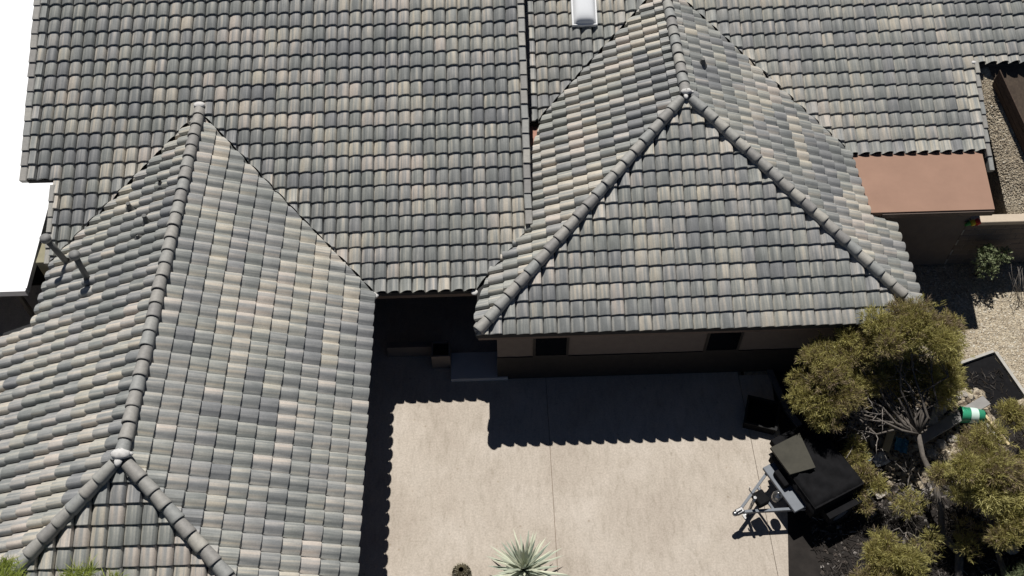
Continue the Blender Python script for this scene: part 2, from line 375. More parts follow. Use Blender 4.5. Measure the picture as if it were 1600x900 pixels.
# ------------------------------------------------------------------ roof tiles
UC = [0, .05, .10, .17, .28, .40, .58, .77, .91, .975]
HC = [-.043, -.028, -.014, -.004, .026, .052, .068, .068, .052, -.036]
TH = .052
def tile_local(w_):
    """one interlocking concrete tile: x across, y up the slope, z off the roof. returns verts, quads, smooth flags, uv"""
    V = []; F = []; S = []; k = len(UC); L = G + .05
    for (y, dz) in ((0, -.010), (.014, 0), (L, 0)):
        for u, h in zip(UC, HC): V.append((u * w_, y, TH * (1 - y / G) + h + dz))
    for r in range(2):
        for i in range(k - 1): F.append((r * k + i, r * k + i + 1, (r + 1) * k + i + 1, (r + 1) * k + i)); S.append(True)
    b0 = len(V)
    for u, h in zip(UC, HC): V.append((u * w_, 0, TH + h - .010))
    for u, h in zip(UC, HC): V.append((u * w_, .006, h - .02))
    for i in range(k - 1): F.append((b0 + k + i, b0 + k + i + 1, b0 + i + 1, b0 + i)); S.append(False)
    return V, F, S
def rnd_tint(nclust=[None]):
    return None
PAL = []
for i in range(36):
    PAL.append((random.betavariate(1.7, 2.0), random.random() ** 1.2, random.random(), 1))
PAL.sort(key=lambda q: q[0])
cam_M = (Matrix.LocRotScale(cam.location, cam.rotation_euler, None)).inverted()
def project(p):
    q = cam_M @ Vector(p); return (512 + 1529.44 * .64 * q.x / -q.z, 288 - 1529.44 * .64 * q.y / -q.z)
TILES = []        # (matrix, width, clip list, palette index)
def clip_poly(P, a, b, c):      # keep a*x+b*y>=c ; P list of (pos, uv)
    out = []; n = len(P)
    for i in range(n):
        p, q = P[i], P[(i + 1) % n]; dp = a * p[0][0] + b * p[0][1] - c; dq = a * q[0][0] + b * q[0][1] - c
        if dp >= 0: out.append(p)
        if (dp >= 0) != (dq >= 0):
            s_ = dp / (dp - dq); out.append(((tuple(p[0][k] + s_ * (q[0][k] - p[0][k]) for k in range(3))), tuple(p[1][k] + s_ * (q[1][k] - p[1][k]) for k in range(2))))
    return out
def slope(O, U, Vd, w_, u0, u1, v0, v1, clipfn, bias=0.0):
    """rows from v0 up; clipfn(x, y) of tile centre -> list of (a,b,c) half planes, or None to skip"""
    U = Vector(U); Vd = Vector(Vd); Nn = U.cross(Vd).normalized(); O = Vector(O)
    n = int(math.ceil((u1 - u0) / w_)); rows = int(math.ceil((v1 - v0) / G))
    prev = [None] * n
    for r in range(rows):
        cur = random.randrange(36)
        for c in range(n):
            # runs of similar tiles, as they come off the pallet, with a slow drift
            q = random.random()
            if q < .42:
                base = .5 + .34 * math.sin(c * .37 + r * .9 + O.x) * math.sin(r * .31 + c * .11 + O.y * 2)
                cur = int(min(35, max(0, random.gauss(base + bias, .24) * 36)))
            elif q < .52 and prev[c] is not None: cur = prev[c]
            else: cur = min(35, max(0, cur + random.choice((-1, 0, 0, 1))))
            prev[c] = cur
            p = O + U * (u0 + c * w_) + Vd * (v0 + r * G)
            ctr = p + U * w_ * .5 + Vd * G * .5
            cl = clipfn(ctr.x, ctr.y)
            if cl is None: continue
            p = p + Vd * random.gauss(0, .004) + Nn * random.gauss(0, .0025) + U * random.gauss(0, .0015)
            a = random.gauss(0, .005); U2 = (U + Vd * a).normalized(); V2 = Nn.cross(U2)
            Mx = Matrix((( U2.x, V2.x, Nn.x, p.x), (U2.y, V2.y, Nn.y, p.y), (U2.z, V2.z, Nn.z, p.z), (0, 0, 0, 1)))
            corners = [Mx @ Vector(q_) for q_ in ((0, 0, .03), (w_, 0, .03), (w_, G + .05, .03), (0, G + .05, .03))]
            need = []; drop = False
            for h in cl:
                ds = [h[0] * q_.x + h[1] * q_.y - h[2] for q_ in corners]
                if max(ds) < .01: drop = True; break
                if min(ds) < 0: need.append(h)
            if drop: continue
            TILES.append((Mx, w_, need, cur, corners))
s2 = 1.0
g_ = .02
def cl_A(x, y):
    r = [(1, 0, 7.44)] if y > 2.74 else [(1, 0, 8.16)]
    if x < 8.1 and y < 2.74: return None
    r.append((-1, 0, -19.33)); r.append((0, 1, 0))
    if x < xL: r.append((1 * -1, 1, wL - xL + g_)) if False else r.append((-1, 1, wL - xL + g_)) if False else None
    r = [q for q in r if q]
    # outside the left wing: y >= wL - |x-xL|
    if x <= xL: r.append((-1, 1, wL - xL + g_))
    else: r.append((1, 1, wL + xL + g_))
    r.append((-1, 1, -(xR - wR) + g_))            # y >= x-(xR-wR)
    return r
# for the left half the wing edge is y >= wL-(xL-x)  ->  -x + y >= wL - xL
slope((0, 0, E), (1, 0, 0), (0, cA, sA), .295, 7.44, 19.33, 0, 9.4 / cA, cl_A)
def cl_B(x, y):
    r = [(1, 0, 19.42)]
    if x > 31.0: return [(0, 1, 5.88)]
    if x < 27.6:
        if x <= xR: r += [(-1, 1, yB - (xR - wR) + g_), (0, 1, 4.70)]
        else: r += [(1, 1, yB + xR + wR + g_)]
    r.append((0, 1, 3.70))
    if y < 5.88: r.append((-1, 0, -31.0))
    return r
slope((0, 3.70, planeB(0, 3.70)), (1, 0, 0), (0, cA, sA), .298, 19.42, 42, 0, 5.8 / cA, cl_B)
# left wing
def cl_LE(x, y): return [(-1, -1, -(wL + xL) + g_), (1, 1, yLa + xL), (1, 0, xL)]
slope((xL + wL, 0, E), (0, 1, 0), (-cA, 0, sA), .322, -9.3, wL, 0, wL / cA, cl_LE)
def cl_LW(x, y):
    r = [(1, -1, -(wL - xL) + g_), (-1, 1, yLa - xL), (-1, 0, -xL)]
    # y <= wL-(xL-x): x - y >= xL - wL
    r[0] = (1, -1, xL - wL + g_)
    if y > -.77:
        if x < 8.1: return None
        r.append((1, 0, 8.2))
    return r
slope((xL - wL, 0, E), (0, -1, 0), (cA, 0, sA), .318, -wL - .04, 9.3, 0, wL / cA, cl_LW)
def cl_LS(x, y): return [(1, -1, xL - yLa), (-1, -1, -xL - yLa)]
slope((0, yLa - wL, E), (1, 0, 0), (0, cA, sA), .305, xL - wL, xL + wL, 0, wL / cA, cl_LS)
# right wing
def cl_RW(x, y):
    r = [(1, -1, (xR - wR) - yB + g_), (-1, 1, yRa - xR), (-1, 0, -xR), (3.0, -1, 3 * 19.42 - 3.62)]
    return r
slope((xR - wR, 0, E), (0, -1, 0), (cA, 0, sA), .305, -(yB + wR) - .1, 1.4, 0, wR / cA, cl_RW, .05)
def cl_RE(x, y):
    r = [(-1, -1, -(yB + xR + wR) + g_), (1, 1, yRa + xR), (1, 0, xR)]
    if y > 1.79:
        if x > 27.7: return None
        r.append((-1, 0, -27.6)); r.append((0, -1, -3.74)) if x > 27.45 else None
    return r
slope((xR + wR, 0, E), (0, 1, 0), (-cA, 0, sA), .305, -1.4, yB + wR, 0, wR / cA, cl_RE)
def cl_RS(x, y): return [(1, -1, xR - yRa), (-1, -1, -xR - yRa)]
slope((0, yRa - wR, E), (1, 0, 0), (0, cA, sA), .306, xR - wR, xR + wR, 0, wR / cA, cl_RS)
# choose the 300 that show largest
cand = []
for i, (Mx, w_, need, pi, co) in enumerate(TILES):
    if need: continue
    P2 = [project(c) for c in co]
    if min(p[0] for p in P2) < 2 or max(p[0] for p in P2) > 1022 or min(p[1] for p in P2) < 2 or max(p[1] for p in P2) > 574: continue
    ar = abs(sum(P2[k][0] * P2[(k + 1) % 4][1] - P2[(k + 1) % 4][0] * P2[k][1] for k in range(4))) / 2
    cand.append((ar, i))
cand.sort(reverse=True); single = set(i for _, i in cand[:300])
tile_mesh_cache = {}
def tuv_attr(me, uvs):
    a = me.attributes.new('tuv', 'FLOAT_VECTOR', 'POINT'); a.data.foreach_set('vector', np.array(uvs, 'f').ravel())
sv, sf_, ssm, sc_, suv = [], [], [], [], []
for i, (Mx, w_, need, pi, co) in enumerate(TILES):
    tint = PAL[pi]
    if i in single:
        key = (round(w_, 4), pi)
        if key not in tile_mesh_cache:
            V, F, S = tile_local(w_); m_ = MB(); m_.v = V; m_.f = F; m_.sm = S; m_.c = [tint] * len(V)
            me = m_.mesh('roof_tile', M['tile']); tuv_attr(me, [(v[0] + pi * 3.7, v[1], pi * 1.3) for v in V]); tile_mesh_cache[key] = me
        o = bpy.data.objects.new('roof_tile', tile_mesh_cache[key]); link(o, house); o.matrix_basis = Mx
        continue
    V, F, S = tile_local(w_); sd_ = random.random() * 60
    Wv = [Mx @ Vector(v) for v in V]; UV = [(v[0] + sd_, v[1], sd_ * .7) for v in V]
    if not need:
        b0 = len(sv); sv += [tuple(v) for v in Wv]; suv += UV; sc_ += [tint] * len(V)
        sf_ += [tuple(q + b0 for q in f) for f in F]; ssm += S
    else:
        for f, sm_ in zip(F, S):
            P = [(tuple(Wv[q]), UV[q][:2]) for q in f]
            for h in need:
                P = clip_poly(P, *h)
                if len(P) < 3: break
            if len(P) < 3: continue
            b0 = len(sv); sv += [p[0] for p in P]; suv += [(p[1][0], p[1][1], sd_ * .7) for p in P]; sc_ += [tint] * len(P)
            sf_.append(tuple(range(b0, b0 + len(P)))); ssm.append(sm_)
m_ = MB(); m_.v = sv; m_.f = sf_; m_.sm = ssm; m_.c = sc_
me = m_.mesh('roof_tiles', M['tile']); tuv_attr(me, suv)
o = bpy.data.objects.new('roof_tiles', me); link(o, house); o['kind'] = 'stuff'
print('tiles', len(TILES), 'faces', len(sf_))

# ------------------------------------------------------------------ ridge and hip tiles
def ridge_mesh(r0, r1, L=.42, lift=.03):
    m_ = MB(); n = 11; V = []; F = []
    for (x, r, z) in ((0, r1, lift), (.014, r1 + .006, lift), (.05, r1 + .004, lift * .9), (L, r0, 0)):   # x=0 is the lower, outer lip
        for k in range(n):
            a = math.radians(-112 + 224 * k / (n - 1)); V.append((x, math.sin(a) * r, math.cos(a) * r + z))
    for q in range(3):
        for k in range(n - 1): F.append((q * n + k, q * n + k + 1, (q + 1) * n + k + 1, (q + 1) * n + k))
    m_.add(V, F, True)
    V = []; F = []
    for rr in (r1, r1 - .022):
        for k in range(n):
            a = math.radians(-112 + 224 * k / (n - 1)); V.append((0, math.sin(a) * rr, math.cos(a) * rr + lift))
    for k in range(n - 1): F.append((k, n + k, n + k + 1, k + 1))
    m_.add(V, F, False)
    return m_.mesh('ridge_tile', M['ridge'])
RM = ridge_mesh(.118, .137)
def run_ridge(p_low, p_high, name='ridge_tile', mesh=RM, step=.345, lift=.0):
    a = Vector(p_low); b = Vector(p_high); d = (b - a); L = d.length; d.normalize(); n = int(round(L / step))
    side = Vector((0, 0, 1)).cross(d).normalized(); up = d.cross(side)
    for k in range(n):
        p = a + d * (k * step) + up * (lift + random.gauss(0, .003)) + side * random.gauss(0, .004)
        s1 = (side + d * random.gauss(0, .015)).normalized(); d1 = s1.cross(up)
        Mx = Matrix(((d1.x, s1.x, up.x, p.x), (d1.y, s1.y, up.y, p.y), (d1.z, s1.z, up.z, p.z), (0, 0, 0, 1)))
        o = bpy.data.objects.new(name, mesh); link(o, house); o.matrix_basis = Mx
HL = E + t * wL; HR = E + t * wR; LF = .035
run_ridge((xL, yLa - .02, HL), (xL, wL + .12, HL), lift=LF + .02)
run_ridge((xR, yRa - .02, HR), (xR, yB + wR + .1, HR), lift=LF + .02)
run_ridge((xR - wR + .07, yRa - wR + .07, E + .04), (xR - .06, yRa - .06, HR - .02), lift=LF + .03)
run_ridge((xR + wR - .07, yRa - wR + .07, E + .04), (xR + .06, yRa - .06, HR - .02), lift=LF + .03)
run_ridge((xL - wL + .07, yLa - wL + .07, E + .04), (xL - .06, yLa - .06, HL - .02), lift=LF + .03)
run_ridge((xL + wL - .07, yLa - wL + .07, E + .04), (xL + .06, yLa - .06, HL - .02), lift=LF + .03)
def mortar(p, r, sq=(1, 1, .6)):
    m_ = MB(); m_.blob(p, r, 14, 9, .1, sq); m_.build('mortar_cap', M['mortar'], house)
for (mx, my, mh, mr) in ((xR, yRa, HR, .105), (xL, yLa, HL, .14)):
    m_ = MB(); m_.blob((mx, my, mh + .165), mr, 14, 9, .12, (1.25, .8, .62)); m_.blob((mx - .02, my - .13, mh + .12), mr * .65, 12, 8, .12, (.8, 1.1, .6)); m_.blob((mx + .12, my + .02, mh + .12), mr * .6, 12, 8, .12, (1.2, .7, .6)); m_.build('mortar_cap', M['mortar'], house)
mortar((xL, wL + .12, HL + .17), .11, (1.2, .8, .5)); mortar((xL + wL + .02, -.02, E + .0), .09, (1, 1, .5)); mortar((xR - wR - .02, -.03, E + .0), .08, (1, 1, .5))
mortar((31.0, 5.86, planeB(0, 5.9) + .08), .07, (1, .8, .5))
# bedding mortar under hips, dark
# verge (rake) tiles
def verge_mesh(w_=.17):
    m_ = MB(); prof = [(-w_ / 2, -.10), (-w_ / 2, .055), (-w_ / 2 + .02, .072), (w_ / 2 - .02, .072), (w_ / 2, .055), (w_ / 2, -.10)]
    V = []; F = []; L = .41
    for (x, z) in ((0, .03), (L, -.006)):
        for (y, h) in prof: V.append((x, y, h + z))
    n = len(prof)
    for k in range(n - 1): F.append((k, k + 1, n + k + 1, n + k))
    F.append(tuple(range(n - 1, -1, -1)))
    m_.add(V, F); return m_.mesh('verge_tile', M['ridge'])
VM = verge_mesh(); VM2 = verge_mesh(.12)
def run_verge(x, y0, y1, fn, mesh=VM):
    run_ridge((x, y0, fn(x, y0)), (x, y1, fn(x, y1)), 'verge_tile', mesh, G, .035)
run_verge(7.47, 2.70, 9.3, planeA); run_verge(8.16, .85, 2.70, planeA, VM2)
run_verge(19.33, 1.42, 9.3, planeA); run_verge(31.05, 3.22, 5.88, planeB, VM2)
# ------------------------------------------------------------------ things fixed on the roof
def vent_pipe(x, y, zb, h, r=.045, lean=(0, 0), cap=True, label=None):
    p = MB(); p.tube([(x, y, zb - .1), (x + lean[0] * .5, y + lean[1] * .5, zb + h * .5), (x + lean[0], y + lean[1], zb + h)], r, 12)
    o = p.build('vent_pipe', M['galv'], house)
    if label: o['label'] = label
    if cap:
        c = MB(); X, Y, Z = x + lean[0], y + lean[1], zb + h
        c.lathe([(0.001, .09), (.07, .085), (.115, .05), (.12, -.01), (.115, -.045), (r, -.045)], (X, Y, Z), 16)
        c.build('cap', M['capm'], o)
    f = MB(); f.lathe([(r + .002, .12), (r + .02, .06), (.10, .0), (.13, -.05)], (x, y, zb), 14); f.build('flashing', M['galv'], o)
vent_pipe(8.76, .66, 3.27, .92, .07, (-.16, -.02), label='tall grey flue pipe with round cap nearest the white patio cover')
vent_pipe(9.50, -.10, 3.60, .82, .066, (-.02, .06), label='tall grey flue pipe with round cap further from the white patio cover')
for (x, y, z, h) in ((10.19, 1.66, 3.95, .20), (10.75, 1.05, 4.19, .22), (10.64, .62, 4.14, .10), (10.9, 2.1, 4.26, .08)):
    vent_pipe(x, y, z, h, .05 if h > .15 else .03, cap=False)
vent_pipe(23.76, 5.22, 4.72, .16, .05, cap=False)
# skylight
sk = MB(); U0 = Vector((1, 0, 0)); V0 = Vector((0, cA, sA)); N0 = U0.cross(V0)
p0 = Vector((20.68, 7.08, planeB(0, 7.08)))
SM = Matrix(((1, 0, 0, p0.x), (0, cA, -sA, p0.y), (0, sA, cA, p0.z), (0, 0, 0, 1)))
sk.box((0, 0, .02), (.66, 1.3, .15), SM, bev=.01); sko = sk.build('skylight', M['white'], house)
dm = MB(); V = []; F = []; nx, ny = 12, 20
for j in range(ny + 1):
    for i in range(nx + 1):
        a, b_ = i / nx * 2 - 1, j / ny * 2 - 1; hh = .14 * ((1 - abs(a) ** 3.5) * (1 - abs(b_) ** 5)) ** .6
        V.append(tuple(SM @ Vector((.04 + .58 * i / nx, .04 + 1.22 * j / ny, .152 + hh))))
for j in range(ny):
    for i in range(nx): F.append((j * (nx + 1) + i, j * (nx + 1) + i + 1, (j + 1) * (nx + 1) + i + 1, (j + 1) * (nx + 1) + i))
dm.add(V, F, True); dm.build('dome', M['acrylic'], sko)

# ================================================================== white patio cover on the left
pc = empty('patio_cover', (4.5, 4, 0), 'flat bright white patio cover at the left edge beside the tiled roof', 'patio cover')
p = MB(); p.prism([(-6, .64), (7.42, .64), (7.24, 4.4), (7.24, 12.5), (-6, 12.5)], 2.32, 2.385); p.build('roof_panel', M['white'], pc)
p = MB(); p.prism([(-6, .56), (7.45, .56), (7.45, .635), (-6, .635)], 2.22, 2.40); p.build('gutter', M['white'], pc)
p = MB(); p.prism([(7.425, .64), (7.47, .64), (7.29, 4.4), (7.245, 4.4)], 2.24, 2.41); p.build('edge_trim', M['white'], pc)
for x in (0.5, 3.8, 7.05):
    p = MB(); p.box((x - .05, .75, 0), (x + .05, .85, 2.315)); p.build('post', M['darkframe'], pc)
lg = MB(); lg.box((7.60, 1.25, 1.6), (8.08, 3.4, 2.60)); tag(lg.build('stucco_ledge', simple('khaki_stucco', (.27, .25, .17), .9, .2, 3)), 'khaki stucco ledge squeezed between the white patio cover and the tiled roof', 'ledge')

# ================================================================== courtyard things
st = MB(); st.box((17.33, -.84, .0), (18.74, -.05, .12), bev=.012); tag(st.build('doorstep', M['mat']), 'grey blue slab step on the shaded concrete under the left corner of the right wing', 'step')
pl = empty('planter', (17.1, -.2, 0), 'square tan planter box standing in the shaded porch corner', 'planter')
q = MB(); q.box((16.87, -.43, 0), (17.33, -.395, .55)); q.box((16.87, .0, 0), (17.33, .035, .55)); q.box((16.87, -.395, 0), (16.91, .0, .55)); q.box((17.29, -.395, 0), (17.33, .0, .55)); q.build('box', M['stucco'], pl)
q = MB(); q.box((16.915, -.39, .1), (17.285, -.003, .47)); q.build('soil', M['soil'], pl)
q = MB(); q.box((15.75, -.05, 0), (16.85, .12, .42)); tag(q.build('porch_wall', M['stucco']), 'low tan stucco porch wall in deep shade between the two wings', 'low wall')
# dark bin on the drive
bn = empty('storage_bin', (24.78, -2.12, 0), 'low black open storage bin in the shade next to the curb', 'bin')
BM_ = Matrix.Translation((24.78, -2.12, 0)) @ Matrix.Rotation(math.radians(-18), 4, 'Z') @ Matrix.Diagonal((.88, .88, .6, 1))
q = MB()
for a, b_ in (((-.42, -.42, 0), (-.38, .42, .45)), ((.38, -.42, 0), (.42, .42, .45)), ((-.38, -.42, 0), (.38, -.38, .45)), ((-.38, .38, 0), (.38, .42, .45)), ((-.38, -.38, 0), (.38, .38, .04))): q.box(a, b_, BM_)
q.build('body', M['black'], bn)
q = MB()
for a, b_ in (((-.45, -.45, .452), (-.39, .45, .48)), ((.39, -.45, .452), (.45, .45, .48)), ((-.39, -.45, .452), (.39, -.39, .48)), ((-.39, .39, .452), (.39, .45, .48))): q.box(a, b_, BM_)
q.build('rim', M['rubber'], bn)

# ------------------------------------------------------------------ trailer
tr = empty('trailer', (25.6, -4.1, 0), 'dark tarp covered utility trailer with a pale grey front deck and A frame hitch', 'trailer')
ang = math.atan2(-.42, -.9)
TM = Matrix.Translation((24.86, -4.20, 0)) @ Matrix.Rotation(ang, 4, 'Z')     # +x forward to the hitch, origin at the front of the bed
TM0 = TM; TMB = Matrix.Translation((-.02, -.05, 0)) @ TM
def tpart(name, mat, fn, parent=tr):
    q = MB(); fn(q); return q.build(name, mat, parent)
bed = tpart('bed', M['black'], lambda q: (q.box((-1.45, -.78, .5), (-.12, .78, .56), TMB), q.box((-1.45, -.78, .562), (-1.41, .78, .98), TMB), q.box((-.16, -.78, .562), (-.12, .78, .98), TMB), q.box((-1.405, .74, .562), (-.165, .78, .98), TMB), q.box((-1.405, -.78, .562), (-.165, -.74, .98), TMB)))
def tarp(q):
    V = []; F = []; n1, n2 = 22, 16
    for i in range(n1 + 1):
        for j in range(n2 + 1):
            x = -1.49 + 1.41 * i / n1; y = -.82 + 1.64 * j / n2; e = min(i, n1 - i, j, n2 - j)
            z = 1.03 if e > 0 else .8
            z += (.07 * math.sin(i * .8 + j * .35) * math.sin(j * .7) + random.uniform(-.02, .02)) if e > 1 else random.uniform(-.03, .01)
            z += random.uniform(-.012, .012)
            V.append(tuple(TMB @ Vector((x, y, z))))
    for i in range(n1):
        for j in range(n2): F.append((i * (n2 + 1) + j, (i + 1) * (n2 + 1) + j, (i + 1) * (n2 + 1) + j + 1, i * (n2 + 1) + j + 1))
    q.add(V, F, True)
tpart('tarp', M['black'], tarp)
tpart('front_flap', M['olive'], lambda q: q.prism([(p.x, p.y) for p in [TMB @ Vector(v) for v in ((-.86, -.83, 0), (-.06, -.83, 0), (-.06, -.10, 0), (-.66, .02, 0))]], 1.06, 1.12))
tpart('front_deck', M['grey_metal'], lambda q: (q.box((-.1, -.60, .62), (.22, .60, .70), TM, bev=.01)))
tpart('toolbox', M['black'], lambda q: q.box((-.02, -.36, .702), (.13, .05, .86), TM, bev=.015))
def beam(q, a, b_, w_, h):
    a = Vector(a); b_ = Vector(b_); d = (b_ - a); L = d.length; d.normalize(); s_ = Vector((0, 0, 1)).cross(d).normalized(); u = d.cross(s_)
    R = Matrix(((d.x, s_.x, u.x, a.x), (d.y, s_.y, u.y, a.y), (d.z, s_.z, u.z, a.z), (0, 0, 0, 1)))
    q.box((0, -w_ / 2, -h / 2), (L, w_ / 2, h / 2), TM @ R)
tpart('tongue', M['grey_metal'], lambda q: beam(q, (-.1, .60, .56), (1.18, .04, .56), .06, .08))
tpart('tongue', M['grey_metal'], lambda q: beam(q, (-.1, -.60, .56), (1.18, -.04, .56), .06, .08))
tpart('cross_brace', M['grey_metal'], lambda q: beam(q, (.55, .32, .57), (.55, -.32, .57), .05, .05))
def coupler(q):
    q.box((1.14, -.07, .53), (1.34, .07, .63), TM, bev=.02); q.blob(tuple(TM @ Vector((1.36, 0, .575))), .065, 10, 6, 0, (1, 1, .8)); q.box((1.2, -.012, .63), (1.33, .012, .68), TM)
tpart('coupler', M['bright_metal'], coupler)
def jack(q):
    q.tube([TM @ Vector((.92, .0, .02)), TM @ Vector((.92, 0, .98))], .035, 10); q.tube([TM @ Vector((.92, 0, .96)), TM @ Vector((.92, -.22, .96)), TM @ Vector((.92, -.22, 1.08))], .014, 6)
    q.box((.83, -.06, .0), (1.01, .06, .03), TM)
tpart('jack', M['bright_metal'], jack)
tpart('spare_battery', M['black'], lambda q: (q.box((.58, -.16, .60), (.84, .16, .80), TM, bev=.02)))
tpart('gas_bottle', M['bright_metal'], lambda q: q.lathe([(.001, .30), (.03, .30), (.035, .26), (.09, .22), (.11, .16), (.11, .02), (.09, 0), (.001, 0)], tuple(TM @ Vector((.36, .12, .60))), 14))
for sgn in (-1, 1):
    def wheel(q, sgn=sgn):
        R = TM @ Matrix.Translation((-.80, sgn * .95, .33)) @ Matrix.Rotation(math.pi / 2, 4, 'X')
        q.lathe([(.20, -.09), (.29, -.10), (.33, -.06), (.33, .06), (.29, .10), (.20, .09)], (0, 0, 0), 24, R)
    wo_ = tpart('wheel', M['rubber'], wheel)
    def rim(q, sgn=sgn):
        R = TM @ Matrix.Translation((-.80, sgn * .95, .33)) @ Matrix.Rotation(math.pi / 2, 4, 'X')
        q.lathe([(.001, -.05), (.06, -.05), (.12, -.02), (.20, -.08), (.20, .08), (.12, .02), (.06, .05), (.001, .05)], (0, 0, 0), 20, R)
    tpart('rim', M['grey_metal'], rim, wo_)
    tpart('mudguard', M['black'], lambda q: (q.box((-1.23, sgn * .95 - .13, .70), (-.37, sgn * .95 + .13, .72), TM), q.box((-1.25, sgn * .95 - .13, .52), (-1.23, sgn * .95 + .13, .718), TM), q.box((-.37, sgn * .95 - .13, .52), (-.35, sgn * .95 + .13, .718), TM)))

# ================================================================== right side yard
# fence with horizontal boards, far right
BK = .61
bankz = lambda x, y: 1.66 + BK * (min(y, 6.2) - 2.6)
bk_ = MB(); V = []; F = []; nx, ny = 14, 22
for i in range(nx + 1):
    for j in range(ny + 1):
        y = 2.55 + (11.5 - 2.55) * (j / ny) ** 1.3; x0 = 31.25 + .165 * max(0, 5.4 - y); x = x0 + (40 - x0) * (i / nx) ** 1.5
        V.append((x, y, bankz(x, y) + (random.uniform(-.02, .02) if i else 0)))
for i in range(nx):
    for j in range(ny): F.append((i * (ny + 1) + j, (i + 1) * (ny + 1) + j, (i + 1) * (ny + 1) + j + 1, i * (ny + 1) + j + 1))
n0 = len(V)
for j in range(ny + 1): V.append((V[j][0], V[j][1], -.05))
for j in range(ny): F.append((j, j + 1, n0 + j + 1, n0 + j))
bk_.add(V, F); struct('gravel_bank', bk_, M['ground'])
fd = Vector((1.26, 3.0 - 5.9, bankz(0, 3.0) - bankz(0, 5.9))); 
V = []; F = []
for k in range(9):
    p = Vector((31.42, 6.1, 0)) + fd * (k / 8 * 1.5); 
    for xx in (p.x, p.x + 1.0, p.x + 2.5, 40): V.append((xx, p.y, bankz(0, p.y) + .035 + random.uniform(0, .02)))
for k in range(8):
    for e in range(3): F.append((k * 4 + e, k * 4 + 4 + e, k * 4 + 5 + e, k * 4 + 1 + e))
mb_ = MB(); mb_.add(V, F); struct('mulch_bank', mb_, M['mulch'])
fe = empty('board_fence', (31.6, 5.8, 3.5), 'dark brown fence of long boards stepping down the gravel bank at the top right edge', 'fence')
for k in range(3):
    a = Vector((31.32, 6.1, bankz(0, 6.1) + .02 + k * .165)) + fd * .36; b_ = a + fd * 1.1; d = fd.normalized()
    s_ = Vector((0, 0, 1)).cross(Vector((d.x, d.y, 0)).normalized()).normalized(); ux = Vector((0, 0, 1)); o_ = s_ * random.uniform(-.006, .006)
    q = MB(); a = a + fd * -.17; V = [a + o_, b_ + o_, b_ + o_ + s_ * .03, a + o_ + s_ * .03]; V = [tuple(v) for v in V] + [tuple(v + ux * .155) for v in V]
    q.add(V, [(3, 2, 1, 0), (4, 5, 6, 7), (0, 1, 5, 4), (1, 2, 6, 5), (2, 3, 7, 6), (3, 0, 4, 7)]); q.build('board', M['fence'], fe)
for k in range(1, 4):
    p = fd * .12 + Vector((31.32, 6.1, bankz(0, 6.1) - .1)) + fd * (.02 + k * .45) + Vector((.10, .02, 0)); q = MB(); q.box((p.x, p.y - .04, p.z), (p.x + .09, p.y + .05, p.z + .62)); q.build('post', M['fence'], fe)
# masonry wall with pale cap
bw = empty('block_wall', (32, 2.4, 0), 'brown masonry wall with a pale sunlit cap below the flat brown roof', 'wall')
q = MB()
nb = 0
for r in range(8):
    for c in range(8):
        x0 = 30.62 + c * .41 - (.205 if r % 2 else 0); x1 = x0 + .402; x0 = max(x0, 30.58); x1 = min(x1, 33.9)
        if x1 - x0 < .05: continue
        b_ = MB(); b_.box((x0, 2.36, .003 + r * .205), (x1, 2.54, .197 + r * .205), bev=.006); b_.build('block', M['stucco'], bw); nb += 1
q = MB(); q.box((30.585, 2.37, 0), (33.895, 2.53, 1.63)); q.build('mortar_core', M['curb'], bw)
q = MB(); q.box((30.66, 2.32, 1.645), (33.92, 2.58, 1.78), bev=.012); q.build('cap', simple('pale_wall_cap', (.50, .42, .33), .9, .1, 5, bumpS=.4), bw)
q = MB(); q.box((33.0, 2.16, 0), (33.3, 2.355, 1.64)); q.build('pilaster', M['stucco'], bw)
ws = empty('windsock', (30.66, 2.5, 1.8), 'small red, yellow and green cloth windsock at the end of the pale wall cap', 'windsock')
for (x0, x1, r0, r1, mt) in ((30.80, 30.70, .085, .08, 'red'), (30.70, 30.60, .08, .065, 'yellow'), (30.60, 30.47, .065, .035, 'greencloth')):
    q = MB(); q.tube([(x0, 2.30, 1.86 - (30.8 - x0) * .3), (x1, 2.26, 1.86 - (30.8 - x1) * .3)], [r0, r1], 10); q.build('band', M[mt], ws)
# curb and a thin rippled black patch on the ground
cb = MB()
def strip(mb, pts, wd, z0, z1):
    for (a, b_) in zip(pts[:-1], pts[1:]):
        a = Vector((*a, 0)); b_ = Vector((*b_, 0)); d = (b_ - a); L = d.length; an = math.atan2(d.y, d.x)
        mb.box((0, -wd / 2, z0), (L - .006, wd / 2, z1), Matrix.Translation(a) @ Matrix.Rotation(an, 4, 'Z'))
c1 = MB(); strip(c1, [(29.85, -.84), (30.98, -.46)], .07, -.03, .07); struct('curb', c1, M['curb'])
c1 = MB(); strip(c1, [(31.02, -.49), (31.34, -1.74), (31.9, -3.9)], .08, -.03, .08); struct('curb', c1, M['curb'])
c1 = MB(); strip(c1, [(25.25, -.75), (25.45, -1.9), (26.1, -3.2), (26.9, -4.7)], .14, -.03, .06); struct('curb', c1, simple('grey_edging', (.13, .13, .135), .8, .2, 5))
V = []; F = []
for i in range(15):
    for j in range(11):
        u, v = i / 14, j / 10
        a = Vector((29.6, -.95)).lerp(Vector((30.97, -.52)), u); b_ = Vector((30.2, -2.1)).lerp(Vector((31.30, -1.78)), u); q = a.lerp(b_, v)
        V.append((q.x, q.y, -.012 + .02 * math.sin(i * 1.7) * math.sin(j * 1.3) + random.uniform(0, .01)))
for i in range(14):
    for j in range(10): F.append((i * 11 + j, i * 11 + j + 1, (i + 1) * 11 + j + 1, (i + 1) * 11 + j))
q = MB(); q.add(V, F, True); tag(q.build('ground_patch', M['black']), 'flat black patch lying inside the pale curb corner', 'ground patch')
